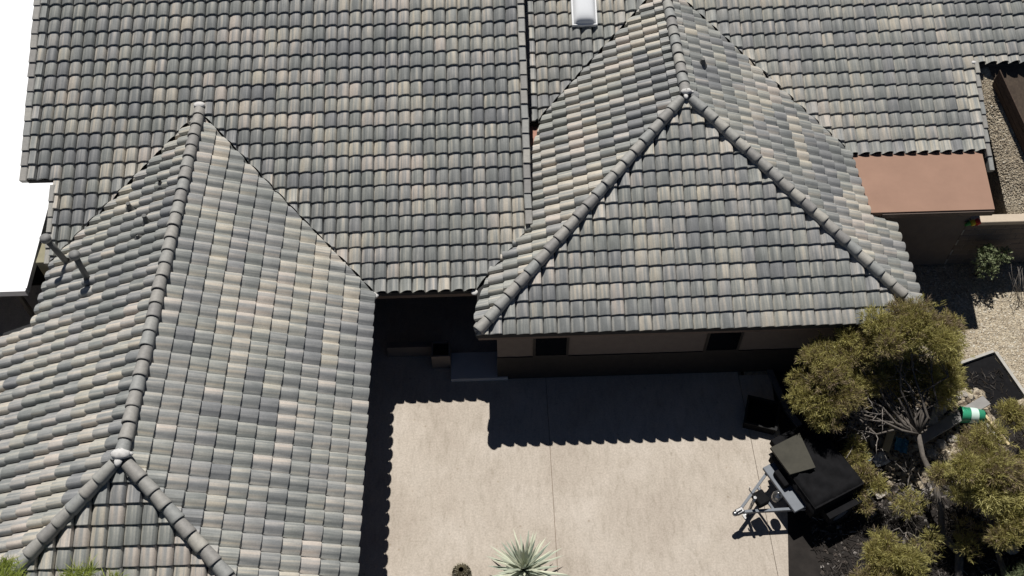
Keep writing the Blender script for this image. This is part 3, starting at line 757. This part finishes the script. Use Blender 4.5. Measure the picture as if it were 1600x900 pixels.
# soil bed under the trees, extended and darkened to stand for trailer shade
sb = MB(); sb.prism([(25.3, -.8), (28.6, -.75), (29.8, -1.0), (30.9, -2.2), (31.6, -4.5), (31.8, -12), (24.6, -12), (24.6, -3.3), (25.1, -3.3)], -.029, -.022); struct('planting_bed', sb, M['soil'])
# litter, stones
def scatter_stones(name, polyfn, n, smin, smax, mat, z=-.03, bias=.5, kind='stuff', zf=None):
    P = []
    while len(P) < n:
        p = polyfn()
        if p is not None: P.append(p)
    P = np.array(P); n = len(P)
    base = np.array([(1, 0, 0), (-1, 0, 0), (0, 1, 0), (0, -1, 0), (0, 0, 1), (0, 0, -1)], float)
    V = np.repeat(base[None], n, 0) * rng.uniform(.7, 1.3, (n, 6, 3)) + rng.uniform(-.25, .25, (n, 6, 3))
    sc = rng.uniform(smin, smax, (n, 1, 1)); V = V * sc * np.array([1, 1, .6])
    an = rng.uniform(0, 6.28, n); c_, s_ = np.cos(an)[:, None], np.sin(an)[:, None]
    X = V[..., 0] * c_ - V[..., 1] * s_; Y = V[..., 0] * s_ + V[..., 1] * c_; V[..., 0] = X; V[..., 1] = Y
    V[..., :2] += P[:, None, :2]; V[..., 2] += (np.array([zf(*p) for p in P])[:, None] if zf else z) + sc[..., 0] * .25
    F0 = np.array([(0, 2, 4), (2, 1, 4), (1, 3, 4), (3, 0, 4), (2, 0, 5), (1, 2, 5), (3, 1, 5), (0, 3, 5)])
    F = (F0[None] + (np.arange(n) * 6)[:, None, None]).reshape(-1, 3)
    tn = np.repeat(np.clip(rng.normal(bias, .25, n), 0, 1)[:, None], 6, 1).reshape(-1)
    tint = np.stack([tn, tn, tn, np.ones_like(tn)], 1)
    o = bpy.data.objects.new(name, np_mesh(name, V.reshape(-1, 3), F, mat, tint)); link(o); o['kind'] = kind; return o
def reg(x0, x1, y0, y1, bad=lambda x, y: False):
    def f():
        x = random.uniform(x0, x1); y = random.uniform(y0, y1)
        return None if bad(x, y) else (x, y)
    return f
inpatch = lambda x, y: (x < 31.0 + (-.5 - y) * .27 and y < -.5 - (31 - x) * .32 and y > -4.5)
scatter_stones('gravel', reg(27.9, 33.95, -1.9, 2.3, inpatch), 15000, .010, .030, M['stone'], bias=.62)
scatter_stones('gravel', reg(31.23, 33.3, 2.62, 6.3, lambda x, y: x < 31.25 + .165 * max(0, 5.4 - y)), 7500, .010, .028, M['stone'], bias=.4, zf=lambda x, y: bankz(x, y) + .005)
scatter_stones('gravel', reg(31.1, 33.9, -6, -1.9, inpatch), 6000, .010, .032, M['stone'], bias=.55)
def litter(name, n, x0, x1, y0, y1, z, lm=.05, lx=.22, w0=.005, w1=.014):
    P = np.stack([rng.uniform(x0, x1, n), rng.uniform(y0, y1, n), z + rng.uniform(0, .06, n)], 1)
    D = np.stack([rng.normal(0, 1, n), rng.normal(0, 1, n), rng.normal(0, .25, n)], 1); D /= np.linalg.norm(D, axis=1)[:, None]
    L = rng.uniform(lm, lx, n)[:, None]; Sd = np.cross(D, [0, 0, 1]); Sd /= np.linalg.norm(Sd, axis=1)[:, None]; w_ = rng.uniform(w0, w1, n)[:, None]
    Up = np.array([0, 0, 1.0]) * w_
    A = P - D * L; B = P + D * L
    V = np.stack([A - Sd * w_, A + Sd * w_, A + Up * 1.5, B - Sd * w_, B + Sd * w_, B + Up * 1.5], 1)
    F0 = np.array([(0, 3, 5, 2), (1, 2, 5, 4), (0, 1, 4, 3)]); F = (F0[None] + (np.arange(n) * 6)[:, None, None]).reshape(-1, 4)
    tn = np.repeat(rng.uniform(0, 1, n) ** 1.5, 6); tint = np.stack([tn, tn, tn, np.ones_like(tn)], 1)
    o = bpy.data.objects.new(name, np_mesh(name, V.reshape(-1, 3), F, M['litter'], tint)); link(o); o['kind'] = 'stuff'; return o
litter('twig_litter', 6500, 25.4, 31.0, -7.5, -1.0, -.02, .02, .11, .003, .009)
def rock(c, r, label, group=None, mat='rock'):
    q = MB(); q.blob(c, r, 9, 6, .18, (random.uniform(.85, 1.3), random.uniform(.7, 1.1), random.uniform(.5, .75)))
    for k in range(len(q.sm)): q.sm[k] = False
    return tag(q.build('rock', M[mat]), label, 'rock', group)
rks = [(28.75, -2.30, .23, 'largest pale boulder, touching the upper side of the grey plank'), (29.08, -2.06, .18, 'second largest pale rock in the row above the grey plank'),
       (29.38, -1.88, .16, 'pale rock in the row above the grey plank, third from the leaning trunk'), (29.62, -1.72, .15, 'pale rock near the upper end of the grey plank'),
       (29.86, -1.66, .11, 'small pale rock nearest the black ground patch'), (28.42, -2.42, .17, 'pale rock between the big boulder and the leaning trunk'),
       (28.55, -2.08, .13, 'rounded pale rock behind the largest boulder'), (29.0, -1.76, .12, 'small pale rock furthest above the grey plank'),
       (28.92, -2.98, .13, 'pale rock just below the grey plank'), (28.62, -3.22, .12, 'pale rock between the leaning trunk and the second olive tree'),
       (29.22, -2.86, .14, 'pale rock below the green bucket'), (27.62, -2.05, .13, 'grey rock above the cream board'),
       (27.22, -2.35, .12, 'grey rock left of the cream board under the bare branches'), (27.9, -2.5, .10, 'small grey rock right beside the cream board')]
for (x, y, r, lb) in rks: rock((x, y, r * .35), r, lb, 'rocks under the trees')
for (x, y, r, lb) in [(30.1, -5.9, .22, 'pale rock in the bottom right corner, largest of its cluster'), (29.7, -5.6, .16, 'pale rock in the bottom right corner, leftmost of its cluster'),
                  (30.5, -5.5, .2, 'pale rock in the bottom right corner, rightmost of its cluster'), (30.2, -5.15, .14, 'pale rock in the bottom right corner, highest of its cluster')]:
    rock((x, y, r * .35), r, lb, 'rocks under the trees')
def plank(a, b_, w_, th, mat, label, z=.1, tilt=0):
    a = Vector(a); b_ = Vector(b_); d = b_ - a; L = d.length; d.normalize(); s_ = Vector((0, 0, 1)).cross(d).normalized(); u = d.cross(s_)
    R = Matrix(((d.x, s_.x, u.x, a.x), (d.y, s_.y, u.y, a.y), (d.z, s_.z, u.z, a.z), (0, 0, 0, 1)))
    q = MB(); q.box((0, -w_ / 2, 0), (L, w_ / 2, th), R, bev=.006); return tag(q.build('plank', M[mat]), label, 'plank')
plank((28.25, -3.0, .22), (30.2, -2.0, .30), .26, .05, 'plank', 'long weathered grey plank lying across the pale rocks under the trees')
plank((27.98, -2.25, .22), (27.52, -3.15, .10), .17, .035, 'yplank', 'short cream coloured board on the dark debris beside the bare branches')
plank((30.15, -2.3, .10), (30.45, -3.1, .10), .07, .04, 'yplank', 'thin pale lath just right of the green bucket, outer of the pair')
plank((30.02, -2.25, .08), (30.30, -3.0, .08), .06, .03, 'plank', 'thin grey lath just right of the green bucket, inner of the pair')
# green bucket on its side
bk = empty('bucket', (29.6, -2.5, .2), 'green plastic bucket with a pale splash lying on its side on the rocks', 'bucket')
R = Matrix.Translation((29.42, -2.38, .36)) @ Matrix.Scale(1.25, 4) @ Matrix.Rotation(math.radians(-8), 4, 'Z') @ Matrix.Rotation(math.radians(90), 4, 'Y')
q = MB(); q.lathe([(.001, .43), (.125, .43), (.155, .02), (.165, .0), (.155, 0), (.14, .01), (.115, .40), (.001, .40)], (0, 0, 0), 20, R); q.build('body', M['green'], bk)
q = MB()
for (dx, r, dz) in ((.17, .157, .0), ):
    q.lathe([(.147, .16), (.143, .26), (.139, .30)], (0, 0, 0), 20, R @ Matrix.Scale(1.03, 4)); 
q.build('pale_band', M['pale'], bk)
tb = empty('blue_tub', (26.8, -3.35, 0), 'torn blue plastic tub among the debris next to the curb', 'tub')
q = MB(); q.lathe([(.14, 0), (.19, .36), (.205, .37), (.19, .38), (.13, .02), (.001, .02)], (26.82, -3.42, .05), 16); q.build('body', M['blue'], tb)
q = MB(); q.lathe([(.001, .36), (.1, .34), (.175, .33)], (26.82, -3.42, .05), 16); q.build('water', M['blue'], tb)

# ================================================================== plants
def blades(P, D, L, w_, tn, curve=0.0):
    """tapered blades: P base (n,3), D dir (n,3), L,w_ (n)"""
    n = len(P); Sd = np.cross(D, rng.normal(0, 1, (n, 3))); Sd /= np.linalg.norm(Sd, axis=1)[:, None] + 1e-9
    L = L[:, None]; w_ = w_[:, None]
    mid = P + D * L * .5; tip = P + D * L + np.array([0, 0, -1]) * L * curve
    V = np.stack([P - Sd * w_ * .4, P + Sd * w_ * .4, mid + Sd * w_, mid - Sd * w_, tip], 1)
    F0 = np.array([(0, 1, 2, 3)]); F1 = np.array([(3, 2, 4, 4)])
    base = (np.arange(n) * 5)[:, None]
    return V.reshape(-1, 3), base + F0, (np.arange(n) * 5)[:, None] + np.array([[3, 2, 4]]), np.repeat(tn, 5)
def foliage_mesh(name, V, Fq, Ft, tn, mat):
    me = bpy.data.meshes.new(name); V = np.asarray(V, 'f')
    me.vertices.add(len(V)); me.vertices.foreach_set('co', V.ravel())
    idx = np.concatenate([Fq.ravel(), Ft.ravel()]).astype('i'); me.loops.add(len(idx)); me.loops.foreach_set('vertex_index', idx)
    st_ = np.concatenate([np.arange(len(Fq)) * 4, len(Fq) * 4 + np.arange(len(Ft)) * 3]).astype('i')
    me.polygons.add(len(st_)); me.polygons.foreach_set('loop_start', st_)
    a = me.attributes.new('tint', 'FLOAT_COLOR', 'POINT'); a.data.foreach_set('color', np.stack([tn, tn, tn, np.ones_like(tn)], 1).astype('f').ravel())
    me.materials.append(mat); me.update(calc_edges=True); return me
def crown_obj(name, clumps, parent, mat, tufts=150, per=9, L=(.08, .17), wd=.008, up=.6):
    AP, AD, AL_, AW, AT = [], [], [], [], []
    sub = []
    for (cx, cy, cz, r) in clumps:
        for k in range(5):
            f = random.uniform(.5, .9); a = random.uniform(0, 6.283); q_ = r * random.uniform(.25, 1.0)
            sub.append((cx + math.cos(a) * q_, cy + math.sin(a) * q_, cz + random.uniform(-.35, .35) * r, r * f))
    for (cx, cy, cz, r) in sub:
        nt_ = int(tufts * .5 * (r / .4) ** 1.7)
        d = rng.normal(0, 1, (nt_, 3)); d /= np.linalg.norm(d, axis=1)[:, None]
        rad = r * (rng.uniform(.2, 1.0, nt_) ** .6 + (rng.uniform(0, 1, nt_) > .85) * rng.uniform(0, .45, nt_))
        # lumpy outline
        rad *= 1 + .22 * np.sin(d[:, 0] * 5 + cx * 9) * np.sin(d[:, 1] * 6 + cy * 7) 
        c = np.array([cx, cy, cz]) + d * rad[:, None] * np.array([1, 1, .75])
        ct = np.clip(rng.normal(.48, .2), .05, .9)
        P = np.repeat(c, per, 0); Dd = np.repeat(d, per, 0) * .8 + rng.normal(0, .55, (nt_ * per, 3)) + np.array([0, 0, up]); Dd /= np.linalg.norm(Dd, axis=1)[:, None]
        AP.append(P + rng.normal(0, .02, P.shape)); AD.append(Dd); n = len(P)
        AL_.append(rng.uniform(*L, n)); AW.append(rng.uniform(.6, 1.3, n) * wd)
        AT.append(np.clip(np.repeat(rng.normal(ct, .2, nt_), per) + rng.normal(0, .12, n), 0, 1))
    V, Fq, Ft, tn = blades(np.concatenate(AP), np.concatenate(AD), np.concatenate(AL_), np.concatenate(AW), np.concatenate(AT), .15)
    return link(bpy.data.objects.new(name, foliage_mesh(name, V, Fq, Ft, tn, mat)), parent)
def limb_pts(a, b_, n=5, j=.08):
    a = Vector(a); b_ = Vector(b_); L = (b_ - a).length
    return [a.lerp(b_, k / n) + (Vector((random.gauss(0, j), random.gauss(0, j), random.gauss(0, j * .6))) * L * .5 if 0 < k < n else Vector((0, 0, 0))) for k in range(n + 1)]
def lower(cl):
    return [(x + .24, y + .26, z - .6, r) if z < 2.3 and x > 27.5 else (x + .14, y + .02, z + .12, r) for (x, y, z, r) in cl]
def tree(label, cat, base, fork, clumps, r0=.11, mat='leaf', tufts=470, twigs=40, group=None, name='olive_bush_tree', per=9, wd=.0068, L=(.07, .16)):
    T = empty(name, base, label, cat, group)
    q = MB(); tp = limb_pts(base, fork, 6, .06); q.tube(tp, [r0 * (1.25 - .6 * k / 6) for k in range(7)], 9, jit=.12); q.build('trunk', M['bark'], T)
    q = MB(); tips = []
    for (cx, cy, cz, r) in clumps:
        pts = limb_pts(fork, (cx, cy, cz - r * .3), 5, .14); rr = r0 * .42
        q.tube(pts, [rr * (1 - .75 * k / 5) for k in range(6)], 6, jit=.1); tips.append(((cx, cy, cz), r, pts))
        for k in range(4):
            d = Vector((random.gauss(0, 1), random.gauss(0, 1), random.gauss(.3, .8))).normalized(); e = Vector((cx, cy, cz)) + d * r * .9
            q.tube(limb_pts(pts[3 + k % 2], e, 3, .12), [rr * .3, rr * .22, rr * .14, rr * .05], 4)
    q.build('limb', M['bark'], T)
    q = MB()
    for k in range(twigs):
        (c, r, pts) = random.choice(tips); a = pts[random.randint(2, 4)]; d = Vector((random.gauss(0, 1), random.gauss(0, 1), random.gauss(.25, .5))).normalized()
        q.tube(limb_pts(a, a + d * random.uniform(.35, .9) * (r + .3), 4, .15), [.012, .010, .008, .006, .003], 4)
    q.build('twig', M['twig'], T)['kind'] = 'stuff'
    crown_obj('crown', clumps, T, M[mat], tufts, per, L, wd)
    return T
# tree clumps (x, y, z, r)
tree('largest olive green tree, its broad crown covering the right corner of the tiled roof', 'tree', (28.35, -6.2, 0), (27.9, -3.3, 1.2),
     lower([(27.1, -1.55, 2.75, .46), (27.65, -1.45, 2.8, .45), (28.1, -1.75, 2.6, .42), (27.55, -1.8, 2.1, .46), (28.1, -1.9, 2.05, .43), (28.8, -1.9, 1.7, .36), (28.6, -2.3, 1.7, .3),
      (27.0, -1.6, 1.8, .32), (25.8, -1.85, 1.9, .42), (25.4, -2.3, 1.8, .40), (25.4, -2.75, 1.6, .32), (25.95, -2.45, 1.7, .42), (25.65, -1.75, 2.1, .3), (26.55, -2.1, 1.75, .34), (25.8, -2.9, 1.5, .3), (27.8, -2.4, 1.8, .3), (26.9, -2.2, 1.5, .25), (26.55, -1.75, 2.2, .38), (26.2, -1.7, 2.1, .36), (25.75, -2.2, 2.15, .38), (27.0, -1.25, 2.5, .36), (27.35, -1.85, 2.2, .42), (28.95, -1.45, 1.8, .36), (28.3, -1.3, 2.4, .36)]), .08, twigs=70)
tree('olive brown tree right of the leaning grey trunk, in front of the green bucket', 'tree', (29.3, -6.6, 0), (29.0, -5.2, 1.0),
     [(a_, b_ - .3, c_, d_) for (a_, b_, c_, d_) in [(28.45, -4.25, 2.0, .44), (28.85, -3.95, 2.0, .47), (29.2, -4.3, 1.9, .45), (28.6, -4.7, 1.8, .42), (29.3, -4.9, 1.7, .42), (28.2, -4.6, 1.7, .3), (29.6, -4.6, 1.6, .36), (28.75, -3.55, 1.8, .26), (29.25, -5.3, 1.5, .36), (28.9, -5.4, 1.5, .3), (29.9, -4.2, 1.6, .4), (30.0, -5.0, 1.5, .4), (28.0, -4.2, 1.6, .22)]], .06, twigs=50)
tree('small olive bush at the bottom edge left of the grey trunk', 'bush', (26.6, -7.2, 0), (26.5, -6.8, .8),
     [(26.2, -6.1, 1.6, .30), (26.5, -6.3, 1.7, .32), (26.1, -6.6, 1.5, .34), (26.7, -6.75, 1.5, .34), (26.4, -7.0, 1.5, .4), (25.9, -6.9, 1.3, .24)], .05, twigs=45)
tree('greener bush cut off by the right edge beside the green bucket', 'bush', (30.9, -4.0, 0), (30.7, -3.6, .7),
     [(30.15, -3.0, 1.4, .28), (30.5, -3.2, 1.4, .34), (30.9, -3.0, 1.3, .34), (30.5, -3.6, 1.3, .32), (31.0, -3.7, 1.3, .4), (30.6, -4.2, 1.2, .3), (31.3, -3.2, 1.2, .4)], .05, twigs=40)
tree('pale grey green bush in the bottom right corner', 'bush', (30.4, -6.9, 0), (30.2, -6.6, .4),
     [(29.7, -6.3, .9, .3), (30.1, -6.5, .9, .35), (29.3, -6.7, .8, .3), (30.5, -6.1, .8, .3), (28.7, -6.9, .7, .26)], .04, mat='leaf_shrub', twigs=30)
tree('thin scrubby olive bush next to the blue tub and the curb', 'bush', (26.6, -4.0, 0), (26.65, -3.9, .4),
     [(26.6, -3.8, .85, .26), (26.75, -4.15, .8, .26), (26.5, -3.45, .8, .22), (26.5, -4.5, .6, .2)], .025, twigs=30)
tree('low brownish scrub filling the bed between the two larger olive trees', 'bush', (28.0, -3.6, 0), (28.0, -3.5, .3),
     [(27.5, -4.6, .5, .3), (28.6, -5.6, .6, .32), (27.6, -5.6, .5, .3)], .03, twigs=40, tufts=160)
tree('dense bush at the right edge below the greener bush', 'bush', (31.0, -5.0, 0), (30.8, -4.9, .5),
     [(30.6, -4.8, 1.2, .36), (31.0, -4.6, 1.2, .4), (30.5, -5.3, 1.1, .34), (31.1, -5.3, 1.1, .4)], .04, twigs=30)
# rubble in the bed
scatter_stones('rubble', reg(27.9, 30.4, -3.3, -1.5), 900, .03, .10, M['stone'], z=-.01, bias=.35)
scatter_stones('rubble', reg(26.9, 29.1, -4.0, -2.3), 620, .03, .10, M['stone'], z=-.01, bias=.3)
scatter_stones('rubble', reg(26.5, 30.2, -4.2, -1.2), 900, .02, .085, M['litter'], z=-.02, bias=.75)
scatter_stones('rubble', reg(25.4, 31.0, -8.0, -4.2), 900, .015, .06, M['litter'], z=-.02, bias=.6)
for (x0, y0, an, mt, lb) in ((27.35, -3.35, .4, 'mat', 'crumpled pale grey cloth scrap on the dark debris right of the blue tub'), (27.95, -3.0, 1.2, 'blue', 'faded blue cloth scrap below the cream board'), (27.1, -4.1, 2.0, 'rock', 'small crumpled grey sheet in the dark bed below the blue tub')):
    q = MB(); V = []; F = []
    for i in range(8):
        for j in range(7):
            u, v = (i - 3.5) * .055, (j - 3) * .05; V.append((x0 + u * math.cos(an) - v * math.sin(an) + random.uniform(-.012, .012), y0 + u * math.sin(an) + v * math.cos(an) + random.uniform(-.012, .012), .06 + random.uniform(0, .06)))
    for i in range(7):
        for j in range(6): F.append((i * 7 + j, i * 7 + j + 1, (i + 1) * 7 + j + 1, (i + 1) * 7 + j))
    q.add(V, F); tag(q.build('cloth_scrap', M[mt]), lb, 'cloth')
# bare grey branches
q = MB()
for k in range(18):
    a = Vector((27.0 + random.gauss(0, .12), -2.75 + random.gauss(0, .1), .5 + random.random() * .4)); an = random.uniform(1.9, 4.4) if k % 3 else random.uniform(0, 6.28)
    b_ = a + Vector((math.cos(an), math.sin(an), random.uniform(-.2, .6))) * random.uniform(.4, 1.0)
    q.tube(limb_pts(a, b_, 4, .2), [.022, .017, .012, .009, .004], 5)
q.tube(limb_pts((27.3, -3.0, 0), (27.0, -2.75, .6), 4, .08), [.05, .045, .04, .035, .03], 7)
q.tube(limb_pts((28.6, -2.2, .5), (27.9, -1.9, .55), 4, .15), [.02, .02, .015, .012, .006], 5)
tag(q.build('bare_bush', M['twig']), 'leafless grey bush with bleached branches left of the cream board', 'bush')
# small lit shrub in the shaded side yard
sh = empty('round_shrub', (31.4, 2.0, 0), 'small round green shrub in the shade in front of the masonry wall', 'shrub')
q = MB()
for k in range(14):
    d = Vector((random.gauss(0, .5), random.gauss(0, .35), 1)).normalized(); q.tube(limb_pts((31.3, 1.95, 0), Vector((31.3, 1.95, 0)) + d * .8, 3, .1), [.015, .012, .008, .004], 4)
q.build('stem', M['bark'], sh)
crown_obj('foliage', [(31.15, 1.85, 1.0, .28), (31.45, 1.95, 1.0, .3), (31.7, 1.9, .85, .2), (31.3, 1.7, .75, .25)], sh, M['leaf_shrub'], 110, 6, (.05, .10), .016, .3)
# dry ornamental stems
def stems(name, c, n, L, spread, label, cat):
    q = MB()
    for k in range(n):
        a = Vector((c[0] + random.gauss(0, spread), c[1] + random.gauss(0, spread), 0)); d = Vector((random.gauss(-.25, .25), random.gauss(.45, .3), 1)).normalized()
        q.tube(limb_pts(a, a + d * L * random.uniform(.7, 1.1), 3, .04), [.008, .007, .005, .003], 4)
    return tag(q.build(name, M['twig']), label, cat)
stems('cane_clump', (32.2, .95), 16, 1.1, .14, 'clump of thin pale canes in the shade at the right edge', 'plant')
stems('cane_clump', (29.7, .55), 5, .9, .06, 'few thin pale stems beside the lower right roof corner', 'plant')
# yucca and cactus at the bottom edge of the drive
yu = empty('yucca', (18.95, -5.85, 0), 'spiky pale green yucca rosette at the bottom edge of the concrete', 'yucca')
q = MB(); q.tube([(18.95, -5.85, 0), (18.95, -5.83, .35)], [.12, .1], 10); q.build('trunk', M['bark'], yu)
def yblade(c, az_, el, L, w_, tn):
    d = Vector((math.cos(az_) * math.cos(el), math.sin(az_) * math.cos(el), math.sin(el))); s_ = Vector((-math.sin(az_), math.cos(az_), 0)); u = d.cross(s_) * -1
    V = []; n = 5
    for k in range(n + 1):
        f = k / n; ww = w_ * (1 - f) ** .55 * (.7 + .6 * min(f * 4, 1)) * .75; p = Vector(c) + d * L * f + Vector((0, 0, -1)) * (L * .12 * f * f)
        V += [tuple(p - s_ * ww + u * ww * .35), tuple(p), tuple(p + s_ * ww + u * ww * .35)]
    F = []
    for k in range(n):
        for e in range(2): F.append((k * 3 + e, k * 3 + e + 1, k * 3 + 4 + e, k * 3 + 3 + e))
    return MB().add(V, F, False, (tn, tn, tn, 1))
for k in range(95):
    az_ = k * 2.399963; f = k / 95; el = math.radians(8 + 75 * (1 - f) ** 1.2 * 1.0); el = math.radians(6 + 78 * f)
    b_ = yblade((18.95, -5.83, .36 + .1 * f), az_ + random.gauss(0, .08), el, random.uniform(.85, 1.05) * (1 - .2 * f), .046, min(1, max(0, random.gauss(.78, .25))))
    b_.build('leaf', M['agave'], yu)
ca = empty('cactus', (17.66, -6.0, 0), 'brown topped barrel cactus poking up at the bottom edge left of the yucca', 'cactus')
V = []; F = []; nr, na = 14, 40
for i in range(nr + 1):
    th = i / nr; z = 1.05 * th; r = .19 * (math.sqrt(max(0, 1 - max(0, (z - .8) / .26) ** 2)) if z > .8 else 1)
    for k in range(na):
        a = 2 * math.pi * k / na; rr = r * (1 + .1 * (1 if k % 2 else -1)); V.append((17.62 + rr * math.cos(a), -6.0 + rr * math.sin(a), z))
for i in range(nr):
    for k in range(na): F.append((i * na + k, i * na + (k + 1) % na, (i + 1) * na + (k + 1) % na, (i + 1) * na + k))
q = MB(); q.add(V, F, False); q.build('body', M['cactus'], ca)
P = []; D = []
for k in range(900):
    z = random.uniform(.55, 1.05); a = random.uniform(0, 6.283); r = .19 * (math.sqrt(max(0, 1 - ((z - .8) / .26) ** 2)) if z > .8 else 1)
    d = Vector((math.cos(a), math.sin(a), .2 + max(0, (z - .8) * 5))).normalized(); P.append((17.62 + r * math.cos(a), -6.0 + r * math.sin(a), z)); D.append(tuple(d))
V, Fq, Ft, tn = blades(np.array(P), np.array(D), rng.uniform(.03, .07, 900), np.full(900, .002), np.full(900, .5))
so_ = link(bpy.data.objects.new('spines', foliage_mesh('spines', V, Fq, Ft, tn, M['spine'])), ca); so_['kind'] = 'stuff'
# bright green tree reaching over the bottom left hip
tree('bright green feathery tree top reaching over the bottom left corner of the roof', 'tree', (10.2, -11.6, 0), (10.6, -9.8, 3.6),
     [(10, -7.43, 5, 0.272), (10.3, -7.48, 5.1, 0.256), (10.7, -7.93, 5, 0.28), (11.2, -7.73, 4.9, 0.224), (11.5, -7.43, 4.9, 0.24), (11.75, -7.53, 4.8, 0.216), (10.05, -7.23, 4.9, 0.24), (10.4, -8.1, 5.0, .5), (11.5, -8.1, 4.8, .5), (10.5, -9, 4.8, .6), (11.4, -9, 4.7, .6)],
     .12, mat='leaf_bright', tufts=90, twigs=10, name='feathery_tree', per=12, wd=.006, L=(.14, .30))
